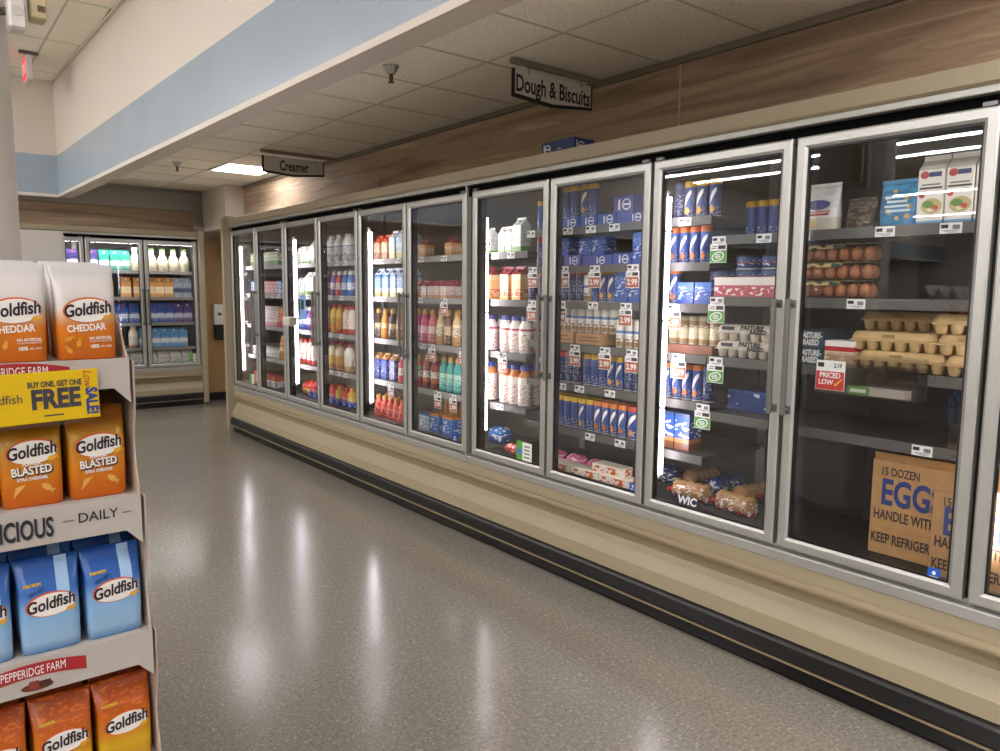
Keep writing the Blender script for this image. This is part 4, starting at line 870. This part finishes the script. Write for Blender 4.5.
# far-cooler door numbers are not needed: label by shelf and order
from collections import defaultdict
cnt = defaultdict(list)
for it in ITEMS:
    K = KINDS[it['k']]; it['gk'] = (it['case'], it['door'], it['shelf'], K['desc'], it['row'], it['tier']); cnt[it['gk']].append(it)
TIERW = {0: '', 1: 'upper ', 2: 'topmost '}
for gk, lst in cnt.items():
    lst.sort(key=lambda q: -q['y']); n = len(lst)
    for i, it in enumerate(lst):
        K = KINDS[it['k']]; d = K['desc'] if it['row'] == 0 and not it['tier'] else K['short']
        multi_t = any(o['gk'][:4] == gk[:4] and o['row'] == it['row'] and o['tier'] != it['tier'] for o in ITEMS)
        pos = '' if n == 1 else ('leftmost, ' if i == 0 else 'rightmost, ' if i == n-1 else ORD[i]+' from left, ')
        back = 'back row, ' if it['row'] else ''
        tw = ('bottom of stack, ' if it['tier'] == 0 else 'top of stack, ' if it['tier'] == max(o['tier'] for o in ITEMS if o['gk'][:4] == gk[:4] and o['row'] == it['row']) else 'middle of stack, ') if multi_t else ''
        where = 'back-wall cooler' if it['case'] == 'back' else ORD[it['door']-1]+' door from far end'
        lab = f"{d}, {pos}{back}{tw}{it['shelf']} shelf, {where}"
        if len(lab.split()) > 16: lab = f"{K['short']}, {pos}{back}{tw}{it['shelf']} shelf, {where}"
        if len(lab.split()) > 16: lab = f"{K['short']}, {pos}{back}{tw}{it['shelf']} shelf, {ORD[it['door']-1]} door"
        if len(lab.split()) > 16: lab = f"{K['short'].split(' with ')[0]}, {pos}{back}{tw}{it['shelf']} shelf, {ORD[it['door']-1]} door"
        if it['case'] == 'back': o = empty(K['name'], (-it['y'], 9.80+it['x'], it['z']+.0002), PI/2+it['rot'])
        else: o = empty(K['name'], (XD+it['x'], it['y'], it['z']+.0002), it['rot']+(random.uniform(-.05, .05) if K['cat'] in ('can', 'bottle') else 0))
        tag(o, lab, K['cat'], K['group'])
        for p_ in K['parts']: obj(p_[0], p_[1], o, p_[2] if len(p_) > 2 else (0, 0, 0))
# bread bags on the deck of the ninth door
for k, px, py, x, rz, lab in (('bread3', 660, 480, .40, .05, 'dark blue bread bag at the left end of the ninth door deck'), ('bread1', 700, 480, .46, 1.45, 'brown bagel bag in the middle of the ninth door deck'), ('bread2', 690, 497, .23, .12, 'red and white bun bag behind the WIC sticker'),
        ('bread1', 752, 486, .40, 1.35, 'brown bagel bag at the right of the ninth door deck'), ('bread2', 735, 494, .22, -.1, 'red-printed bun bag in front of the right bagel bag'), ('bread3', 724, 483, .44, 1.5, 'dark blue bread bag between the two bagel bags')):
    p = on_x(px, py, XD+x); o = empty('bread_bag', (XD+x, p.y, DECK+.0002), rz); tag(o, lab, 'bread bag', 'bread bags on the cooler deck')
    for n_, me in KINDS[k]['parts']: obj(n_, me, o)
# cardboard egg cases
def egg_case(px, py, x, label, w_=.44, d_=.28, h_=.36):
    p = on_x(px, py, XD+x); o = empty('egg_case', (XD+x+d_/2, p.y-w_/2, DECK+.0002)); tag(o, label, 'cardboard box', 'cardboard egg cases')
    m = MB().box(-d_/2, d_/2, -w_/2, w_/2, 0, h_, KRAFT, c=.003); m.build('body', o)
    MB().prism([(-d_/2-.004, h_+.001), (-d_/2, h_+.001), (-d_/2-.006, h_+.03), (-d_/2-.01, h_+.03)], 1, -w_/2+.01, w_/2-.01, KRAFT).build('flap', o)
    NV = C('#2b3f7c'); BK = C('#33302c')
    fx = -d_/2-.0006
    MB().text('15 DOZEN', .044, BK, face_nx(fx, w_*.43, h_*.88), align='LEFT', bold=.0008, sx=.66).text('HANDLE WITH CARE', .052, BK, face_nx(fx, w_*.47, h_*.42), align='LEFT', bold=.0012, sx=.62).text('KEEP REFRIGERATED', .052, BK, face_nx(fx, w_*.48, h_*.17), align='LEFT', bold=.0012, sx=.60).build('lettering', o)
    MB().text('EGGS', .135, NV, face_nx(fx, w_*.42, h_*.655), align='LEFT', bold=.004, sx=.66).build('lettering', o)
    return o
e1 = egg_case(868, 540, .22, 'brown 15 dozen egg case at the back of the tenth door deck')
e2 = egg_case(926, 590, .125, 'brown 15 dozen egg case at the right, in front of the other', d_=.09, h_=.31)
# ------------------------------------------------------------------ hanging signs
def aisle_sign(txt, y, x0, x1, xm, label, size, sx):
    r = empty('aisle_sign', ((x0+x1)/2, y, ZC-.03)); tag(r, label, 'sign', 'hanging aisle signs'); o = (x0+x1)/2; zb = ZC-.03
    zt, zl, zm, zr = 2.657-zb, 2.512-zb, 2.494-zb, 2.524-zb
    X0, X1, XM = x0-o, x1-o, xm-o
    MB().box(X0-.01, XW-.036-o, -.011, .011, 0, .028, mat('sign_rail_taupe', '#8c8374', .5)).build('rail', r)
    MB().prism([(X0, zt), (X0, zl), (XM, zm), (X1, zr), (X1, zt)], 1, -.006, .006, mat('sign_black', '#1c1815', .5)).build('frame', r)
    MB().prism([(X0+.016, zt+.0005), (X0+.016, zl+.018), (XM, zm+.018), (X1-.013, zr+.015), (X1-.013, zt+.0005)], 1, -.0075, -.0062, mat('sign_silver', '#d2cdc3', .45)).build('face', r)
    MB().text(txt, size, mat('sign_brown_ink', '#2a2018', .6), face_ny((X0+X1)/2, -.0078, (zt+zl)/2-.004), sx=sx, bold=.0028).build('lettering', r)
    for f_ in (.18, .84):
        xx = X0+(X1-X0)*f_; MB().tube([(xx, 0, .001), (xx, -.004, -.012), (xx+.005, -.009, -.03), (xx, -.012, -.042), (xx-.004, -.012, -.034)], .0022, SILVERD, 6).build('hook', r)
aisle_sign('Dough & Biscuits', 3.20, 2.600, 3.196, 2.889, 'hanging silver Dough & Biscuits sign with black edges', .122, .66)
aisle_sign('Creamer', 6.65, 2.550, 3.143, 2.836, 'hanging silver Creamer sign near the ceiling light', .122, .62)
# dark blue box on the cooler top
bb = empty('dough_box', (2.83, 3.005, 2.1752)); tag(bb, 'dark blue box lying on top of the cooler', 'box')
MB().box(-.075, .075, -.125, .125, 0, .10, mat('box_navy', '#222c58', .5), c=.003).build('body', bb)
m = MB(); m.ellipse(-.075, .06, .022, .022, -.0757, PAPER, mx=NX, r_in=.8); m.box(-.0762, -.0752, .060, .092, .057, .063, PAPER); m.box(-.0762, -.0752, .100, .106, .035, .085, PAPER); m.box(-.0762, -.0752, -.03, .0, .052, .056, PAPER)
m.build('logo', bb); m = MB(); m.ellipse(-.02, .06, .022, .022, -.1257, PAPER, r_in=.8); m.box(-.035, -.005, -.1262, -.1252, .057, .063, PAPER); m.box(-.055, -.05, -.1262, -.1252, .035, .085, PAPER); m.build('logo', bb)
# sprinklers
def sprinkler(x, y, lab):
    r = empty('sprinkler_head', (x, y, ZC-.0015)); tag(r, lab, 'sprinkler', 'ceiling sprinkler heads')
    MB().lathe([(.022, -.042), (.026, -.036), (.044, 0)], SILVER, 18).build('escutcheon', r)
    MB().lathe([(.010, -.08), (.012, -.06), (.009, -.0425)], mat('brass_dark', '#6b5f4c', .4, .8), 10).build('body', r)
    MB().lathe([(.018, -.088), (.018, -.084), (.005, -.0805)], mat('brass_dark', '#6b5f4c', .4, .8), 12).build('deflector', r)
SP1, SP2 = on_z(391, 66, ZC), on_z(177, 162, ZC)
sprinkler(SP1.x, SP1.y, 'nearer chrome sprinkler head hanging from the low ceiling'); sprinkler(SP2.x, SP2.y, 'small distant sprinkler head on the low ceiling near the back')
# soap dispenser
r = empty('wall_dispenser', (3.20, 10.079, 1.0)); tag(r, 'white wall dispenser with black drip tray on the tan wall', 'dispenser')
MB().box(-.065, .065, -.10, -.0005, .0, .27, mat('dispenser_white', '#dcd8d0', .4), c=.012).build('body', r)
MB().box(-.05, .05, -.10, -.0005, -.20, -.0005, mat('dispenser_black', '#16151a', .4), c=.01).build('drip_tray', r)
MB().box(-.02, .03, -.102, -.1002, .12, .16, mat('dispenser_window', '#5a5a5e', .3)).build('window', r)
# exit sign
r = empty('exit_sign', (1.07, 8.72, ZH-.0015)); tag(r, 'red lit exit sign hanging from the high ceiling', 'exit sign')
MB().box(-.08, .08, -.03, .03, -.02, 0, mat('sign_mount_grey', '#57524c', .5)).build('mount', r)
MB().box(-.025, .025, 0, .30, -.255, -.021, mat('exit_white', '#dcd6d0', .4), c=.006).build('housing', r)
MB().box(-.0265, -.0252, .012, .288, -.243, -.034, EXITRED).build('lit_face', r)
MB().text('EXIT', .15, PAPER, face_nx(-.0275, .15, -.14), bold=.003, sx=.8).build('lettering', r)
# round pillar with raceway and sensor
pl = MB().lathe([(.24, .0015), (.24, ZH-.002)], mat('pillar_white', '#ece6de', .55), 48, .032, 2.62).build('round_pillar'); tag(pl, 'white round pillar behind the cracker display', 'pillar')
r = empty('junction_box', (.277, 2.44, 2.157)); tag(r, 'white junction box with round knockouts beside the pillar', 'junction box')
MB().box(-.021, .021, -.03, .03, 0, .36, mat('raceway_white', '#e2ddd8', .45), c=.006).build('body', r)
for z_ in (.045, .085, .125): MB().lathe([(.013, 0), (.013, .0015)], mat('raceway_white2', '#d2ccc6', .45), 16, mx=Matrix.Translation((0, -.0302, z_)) @ Matrix.Rotation(PI/2, 4, 'X')).build('knockout', r)
MB().tube([(-.0, .02, .06), (-.03, .06, .06)], .01, SILVERD).build('bracket', r)
r = empty('wall_sensor', (.326, 2.46, 2.198)); tag(r, 'cream plastic sensor box beside the junction box', 'sensor')
MB().box(-.018, .022, -.03, .03, 0, .30, mat('sensor_cream', '#d8c8a0', .5), c=.004).build('body', r)
MB().box(-.001, .017, -.0315, -.0302, .018, .034, mat('sensor_dark', '#6a5c40', .4)).build('socket', r)
MB().tube([(-.035, .0, .25), (-.0185, .0, .25)], .008, SILVERD).build('bracket', r)
# white gondola end behind the display
r = empty('shelf_unit', (.74, 8.25, 0)); tag(r, 'white shelving unit end between the display and the far cooler', 'shelf unit')
MB().box(-.43, .43, -.25, -.235, .12, 1.985, mat('gondola_white', '#c2bcb4', .55)).build('back_panel', r)
MB().box(-.43, .43, -.235, .25, 1.955, 1.98, mat('gondola_white', '#c2bcb4', .55)).build('top_panel', r)
for s_ in (-1, 1): MB().box(s_*.43-.012, s_*.43+.012, -.234, .25, .12, 1.954, mat('gondola_white', '#c2bcb4', .55)).build('side_panel', r)
MB().box(-.43, .43, -.22, .25, 0, .119, mat('gondola_base', '#4a4642', .6)).build('base', r)
# holder on the glass of the third door, clear tray by the eggs
p = on_x(294, 322, XD-.03); r = empty('coupon_holder', (XD-.001, p.y, p.z-.03)); tag(r, 'clear coupon holder with papers on the third door', 'holder')
MB().box(-.09, -.001, -.13, .13, 0, .06, CLEAR).build('tray', r); MB().box(-.08, -.01, -.02, .12, .003, .072, mat('coupon_paper', '#d9d4c6', .6)).build('papers', r); MB().box(-.08, -.012, -.12, -.03, .062, .068, mat('coupon_green', '#6d8a5a', .6)).build('papers', r)
p = on_x(303, 307, XD+.012); MB().box(.0105, .0125, -.055, .055, -.10, .10, mat('sign_sky_blue', '#7fa6d8', .5)).box(.0095, .0105, -.02, .03, -.02, .06, INK).build('sticker', doorsA[2], (0, p.y-doorsA[2].location.y, p.z))
pa, pb = on_x(822, 360, XD+.10), on_x(922, 402, XD+.10)
r = empty('clear_tray', (XD+.10, (pa.y+pb.y)/2, pb.z)); tag(r, 'clear plastic tray with red Priced Low card below egg shelf', 'tray'); hl, hh = (pa.y-pb.y)/2, pa.z-pb.z
MB().box(-.045, -.042, -hl, hl, 0, hh, CLEAR).box(.03, .033, -hl, hl, 0, hh+.03, CLEAR).box(-.042, .03, -hl, hl, 0, .003, CLEAR).box(-.042, .03, -hl, -hl+.003, .003, hh, CLEAR).box(-.042, .03, hl-.003, hl, .003, hh, CLEAR).build('tray', r)
c = MB().box(-.048, -.0455, hl-.115, hl-.005, hh-.105, hh+.005, PAPER, c=.001).box(-.0488, -.048, hl-.113, hl-.007, hh-.103, hh-.035, mat('priced_red', '#c0231f', .45))
c.text('PRICED', .026, PAPER, face_nx(-.0492, hl-.06, hh-.050), bold=.0008, sx=.92).text('LOW', .026, PAPER, face_nx(-.0492, hl-.045, hh-.076), bold=.0008, sx=.92)
c.add([(-.0492, hl-.075, hh-.078), (-.0492, hl-.083, hh-.090), (-.0492, hl-.083, hh-.080), (-.0492, hl-.105, hh-.058), (-.0492, hl-.105, hh-.064)], [(0, 1, 2), (2, 1, 4, 3)], mat('tick_yellow', '#f0c020', .4))
c.text('2.19', .022, INK, face_nx(-.0488, hl-.088, hh-.013), bold=.0004, sx=.8).box(-.0488, -.048, hl-.035, hl-.012, hh-.02, hh-.004, INK).build('price_card', r)
MB().box(-.041, -.039, hl-.20, hl-.125, .006, .036, mat('label_green', '#4f9a3a', .5)).box(-.0415, -.041, hl-.19, hl-.135, .014, .026, PAPER).build('green_label', r)
MB().box(-.03, .02, hl-.32, hl-.13, .004, .03, mat('pack_white_red', '#c9bdb4', .5), mx=Matrix.Rotation(.0, 4, 'Z')).build('flat_pack', r)

# ------------------------------------------------------------------ cracker display
CARD = mat('white_cardboard', '#b8b0a8', .65); CARDIN = mat('cardboard_inside', '#b8a494', .75); CARDE = mat('cardboard_edge', '#a58a6a', .8)
BW, BD, BH = .110, .060, .200
def bag_body(m):
    rows = [(0, 0, 0, BW-.006, BD-.006), (0, 0, .004, BW, BD), (0, 0, .06, BW+.002, BD+.003), (0, 0, .125, BW+.002, BD), (0, .002, .15, BW+.004, BD-.016), (0, .006, .172, BW+.008, .022), (0, .009, .186, BW+.011, .007), (0, .010, BH, BW+.012, .005)]
    return MB().sections(rows, m, 36, 7).mesh('body')
YF_ = -BD/2-.0022
def fish(m, x, z, s, col, rot=0, y=YF_-.0012):
    c, d = math.cos(rot), math.sin(rot); P_ = [(-1, 0), (-.5, .45), (.2, .5), (.7, .15), (1.2, .5), (1.05, 0), (1.2, -.5), (.7, -.15), (.2, -.5), (-.5, -.45)]
    m.add([(x+s*(c*a-d*b), y, z+s*(d*a+c*b)) for a, b in P_], [(0, 9, 8, 7, 3, 2, 1), (3, 7, 6, 5, 4)], col)
def bag_kind(sort):
    O1, O2 = C('#d7831f'), C('#e8b45a'); WH = C('#f1ece6')
    if sort == 'cheddar': bm = band('bag_cheddar', [(0, '#cc660c'), (.36, '#d47a16'), (.47, '#d4ae88'), (.55, '#cfc8c2'), (1, '#c6c2c0')], smooth=True, rough=.3)
    elif sort == 'blasted': bm = band('bag_blasted', [(0, '#cc5e0c'), (.35, '#d07c14'), (.65, '#c08c1e'), (.85, '#985c14'), (1, '#864c12')], None, smooth=True, rough=.3)
    elif sort == 'blue': bm = band('bag_blue', [(0, '#4f84bc'), (.12, '#9cbfde'), (.5, '#78a8d6'), (.66, '#3068b6'), (1, '#24529e')], smooth=True, rough=.3)
    else: bm = band('bag_orange', [(0, '#cc9618'), (.25, '#d8ac1e'), (.45, '#cc7c16'), (.7, '#b85410'), (1, '#a4420e')], '#cd6822', (.55, 1), 45, .58, smooth=True, rough=.3)
    P_ = [('body', bag_body(bm))]
    zc = {'cheddar': .106, 'blasted': .118, 'blue': .106, 'orange': .104}[sort]
    m = MB(); m.ellipse(.002, zc, .047, .027, YF_, C('#d8602a'), rot=.06); m.ellipse(.003, zc-.001, .045, .0245, YF_-.0004, WH, rot=.06); P_.append(('logo_oval', m.mesh('logo_oval')))
    m = MB().text('Goldfish', .036, C('#221c24'), face_ny(.001, YF_-.001, zc+.001, .12), bold=.0009, shear=.2, sx=.75); P_.append(('lettering', m.mesh('lettering')))
    m = MB(); fish(m, .038, zc-.016, .010, C('#e2a52a'), .3); P_.append(('cracker', m.mesh('cracker')))
    y = YF_-.0004
    if sort == 'cheddar':
        m = MB().text('CHEDDAR', .020, WH, face_ny(-.002, y, .068, .06), bold=.0005, sx=.78)
        m.text('NO ARTIFICIAL', .0085, WH, face_ny(.024, y, .046, .03), bold=.0002, sx=.75).text('FLAVORS OR PRESERVATIVES', .0045, WH, face_ny(.024, y, .0395, .03), sx=.75).text('100%', .0105, WH, face_ny(.012, y, .028, .03), bold=.0003, sx=.75).text('REAL CHEESE', .006, WH, face_ny(.034, y, .028, .03), sx=.6)
        P_.append(('lettering', m.mesh('lettering')))
        for i, (a, b) in enumerate(((-.036, .046), (-.018, .036), (-.037, .022))): m = MB(); fish(m, a, b, .0095, C('#d99a30'), .4+.9*i); P_.append(('cracker', m.mesh('cracker')))
        m = MB().text('PEPPERIDGE', .006, C('#b5502c'), face_ny(-.028, -.0125, .170), sx=.8); 
    elif sort == 'blasted':
        m = MB(); cz = .128
        for j in range(11):
            a_ = .25+j*(PI-.5)/10; r0, r1 = .026, (.050 if j % 2 else .042)
            x0_, x1_ = .05*math.cos(a_-.05)*.95, .05*math.cos(a_+.05)*.95
            zt_ = min(cz+r1*math.sin(a_)*.7, .146)
            if zt_ > .126: m.add([(r1*math.cos(a_)*.9, YF_+.001+max(0, zt_-.125)*.45, zt_), (r0*1.6*math.cos(a_-.07), YF_-.0002, .116), (r0*1.6*math.cos(a_+.07), YF_-.0002, .116)], [(0, 1, 2)], C('#e8c250'))
        P_.append(('burst', m.mesh('burst')))
        m = MB().text('BLASTED', .0235, C('#3a3030'), face_ny(.0015, y, .076, .06), bold=.0022, sx=.78).text('BLASTED', .0235, WH, face_ny(0, y-.0008, .078, .06), bold=.0006, sx=.78)
        m.text('FLAVOR', .009, WH, face_ny(0, y-.0008, .0925, .05), bold=.0003).text('XTRA CHEDDAR', .009, WH, face_ny(0, y-.0008, .061, .04), bold=.0003, sx=.8); P_.append(('lettering', m.mesh('lettering')))
        m = MB(); m.add([(-.036, y-.001, .022), (-.012, y-.001, .050), (-.030, y-.001, .046)], [(0, 1, 2)], C('#e0a850')); P_.append(('cheese_wedge', m.mesh('cheese_wedge')))
        m = MB(); fish(m, .026, .040, .013, C('#e0a850'), -.7); P_.append(('cracker', m.mesh('cracker')))
    else:
        yc = C('#e8c030'); 
        m = MB().text('POKéMON', .0095, yc, face_ny(-.030, -BD/2+.0066, .150, .08), bold=.0005, sx=.7); P_.append(('lettering', m.mesh('lettering')))
        if sort == 'blue':
            m = MB(); q_ = [(.122, -.0318), (.150, -.0212), (.172, -.0062), (.186, .0044), (.199, .0066)]; m.add([(x_, y_-.0012, z_) for z_, y_ in q_ for x_ in (.014, .038)], [(2*j, 2*j+1, 2*j+3, 2*j+2) for j in range(4)], C('#9fc0e2')); P_.append(('pale_stripe', m.mesh('pale_stripe')))
            for a, b in ((-.032, .134), (-.016, .141)): m = MB(); fish(m, a, b, .008, C('#2b4f86'), .5); P_.append(('cracker', m.mesh('cracker')))
    return P_
BAGS = {k: bag_kind(k) for k in ('cheddar', 'blasted', 'blue', 'orange')}
BDESC = {'cheddar': 'white and orange Cheddar cracker bag', 'blasted': 'amber Blasted cracker bag', 'blue': 'blue cracker bag', 'orange': 'orange and yellow cracker bag'}
XL_, YD, YBK = -.165, 1.776, 2.25
ZT = [1.326, 1.02, .70, .38]; XR = [.372, .383, .394, .404]; LH = [.064, .078, .076, .08]; TN = ['top', 'second', 'third', 'fourth']
ds = empty('cracker_display', (.12, 2.0, 0)); tag(ds, 'white cardboard display stand stacked with cracker bags', 'display stand')
off = Matrix.Translation((-.12, -2.0, 0))
def dpart(mb, name, parent=None):
    mb.v = [tuple(off @ Vector(v)) for v in mb.v]; o = mb.build(name, parent or ds); return o
NAVY = C('#23222c'); RIB = C('#a8262c'); BARN = C('#6a3528')
for i in range(4):
    z, xr, xl = ZT[i], XR[i], XL_-.01*i
    t_ = dpart(MB().box(xl+.004, xr-.004, YD+.0045, YBK, z-.006, z-.001, CARD), 'tray')
    lip = [(xl, z), (xl, z-LH[i]-.034), (xl+.035, z-LH[i]), (xr-.032, z-LH[i]), (xr, z-LH[i]-.034), (xr, z)]
    dpart(MB().prism(lip, 1, YD, YD+.004, CARD), 'front_lip', t_)
    if i == 1:
        pd, pq = on_y(24, 536, YD), on_y(95, 516, YD)
        dpart(MB().text('DELICIOUS', .058, C('#8d8b90'), face_ny(.214, YD-.0006, z-.045), align='RIGHT', bold=.0014, sx=.52).text('DELICIOUS', .058, NAVY, face_ny(.2115, YD-.0012, z-.043), align='RIGHT', bold=.0014, sx=.52), 'lettering', t_)
        dpart(MB().text('DAILY', .030, NAVY, face_ny(.296, YD-.0008, z-.034), bold=.0002, sx=.95).box(.229, .250, YD-.001, YD, z-.037, z-.034, GREYINK).box(.344, .362, YD-.001, YD, z-.037, z-.034, GREYINK), 'lettering', t_)
    if i in (0, 2):
        m = MB(); n = 14; vs = []; hw = .098
        zc = z-.030 if i == 2 else z-.022
        for k in range(n+1):
            x = -hw+2*hw*k/n; zz = zc+.012*(1-(x/hw)**2)-.006
            vs += [(.160+x, YD-.0006, zz-.015), (.160+x, YD-.0006, zz+.015)]
        fs = [(2*k, 2*k+2, 2*k+3, 2*k+1) for k in range(n)]
        m.add(vs, fs, RIB); dpart(m, 'ribbon', t_)
        m2 = MB().text('PEPPERIDGE FARM', .026, PAPER, face_ny(.160, YD-.0012, zc+.003), sx=.56); dpart(m2, 'lettering', t_)
        if i == 2: m3 = MB(); m3.ellipse(.165, zc-.031, .03, .009, YD-.0006, BARN); m3.box(.15, .168, YD-.001, YD-.0002, zc-.035, zc-.018, C('#8a3a28')); m3.box(.168, .19, YD-.001, YD-.0002, zc-.035, zc-.021, C('#4a2a22')); dpart(m3, 'barn_emblem', t_)
    # side walls of the tray, with the scooped front edge
    if i == 0: poly = [(YD+.005, z-.006), (YD+.005, z+.004), (YD+.03, z+.02), (YD+.07, z+.07), (YD+.13, z+.105), (YBK, z+.11), (YBK, z-.006)]
    else:
        zu = ZT[i-1]-LH[i-1]-.036; h_ = zu-z
        poly = [(YD+.005, z-.006), (YD+.006, z+.01)]+[(YD+.008+.022*math.sin(PI*q/8)**1.5, z+.01+(h_-.02)*q/8) for q in range(1, 8)]+[(YD+.005, zu-.002), (YD+.005, ZT[i-1]-.0065), (YBK, ZT[i-1]-.0065), (YBK, z-.006)]
    for x0, x1 in ((xr-.004, xr), (xl, xl+.004)):
        m = MB().prism(poly, 0, x0, x1, CARD if 0 else CARDIN); dpart(m, 'side_wall', t_)
    if i > 0: dpart(MB().box(xl+.004, xr-.004, YBK, YBK+.004, z-.006, ZT[i-1]-.0065, CARDIN), 'back_wall', t_)
dpart(MB().box(XL_-.03, XR[3], YD+.004, YBK, .001, ZT[3]-.0065, CARD), 'base')
dpart(MB().text('DELICIOUS', .085, NAVY, face_px(.3960, 2.02, .97), bold=.0016, sx=.72).text('DAILY', .040, NAVY, face_px(.3960, 2.02, .905), sx=.95), 'lettering')
cols = {0: (.297, .168, .039, -.09), 1: (.308, .182, .056, -.07), 2: (.325, .200, .075, -.05), 3: (.334, .209, .084, -.041)}
CNM = ['rightmost', 'second from right', 'third from right', 'leftmost']
for i, sort in enumerate(('cheddar', 'blasted', 'blue', 'orange')):
    for c_, x in enumerate(cols[i]):
        for q in range(3):
            yb_ = YD+.058+.080*q if i else YD+.048+.080*q
            if i == 2: yb_ = YD+.050+.080*q
            o = empty('cracker_bag', (x+random.uniform(-.002, .002), yb_, ZT[i]-.0008), random.uniform(-.03, .03) if q else (.02, -.03, .03, 0)[c_])
            if q: o.scale = (1, 1, 1.0+.03*q)
            tag(o, f"{BDESC[sort]}, {CNM[c_]}, {['front', 'second', 'third'][q]} row, {TN[i]} display tier", 'snack bag', 'cracker bags on the display stand')
            for p_ in BAGS[sort]: obj(p_[0], p_[1], o)
# yellow price sign clipped to the display
r = empty('sale_sign', (.16, YD-.016, 1.254), 0); r.rotation_euler = (0, -.02, .04)
tag(r, 'yellow buy one get one free sale sign on the display', 'sign')
MB().box(-.155, .148, -.0015, 0, -.052, .052, mat('sign_yellow', '#e2bc0a', .35), c=.0007).build('card', r)
MB().box(-.155, .13, -.004, .012, -.060, -.0525, CLEAR).box(-.05, .05, .0002, .0135, -.02, .02, CLEAR).build('clear_holder', r)
DG = C('#3f3d48')
MB().text('FREE', .054, DG, face_ny(.068, -.0022, -.006), bold=.0024, sx=.80).text('BUY ONE, GET ONE', .0165, DG, face_ny(.068, -.0022, .026), bold=.0005, sx=.66).text('Goldfish', .025, DG, face_ny(.010, -.0022, 0), sx=.9, align='RIGHT').box(.045, .080, -.0022, -.0014, -.040, -.037, DG).build('lettering', r)
MB().text('SALE!', .030, C('#2a3f8a'), face_ny(.133, -.0022, -.016, -PI/2), bold=.0012, sx=.8).build('lettering', r)
MB().text('Low', .022, C('#c43a2a'), face_ny(.128, -.0022, .033, -PI/2), shear=.3, sx=.9).build('lettering', r)
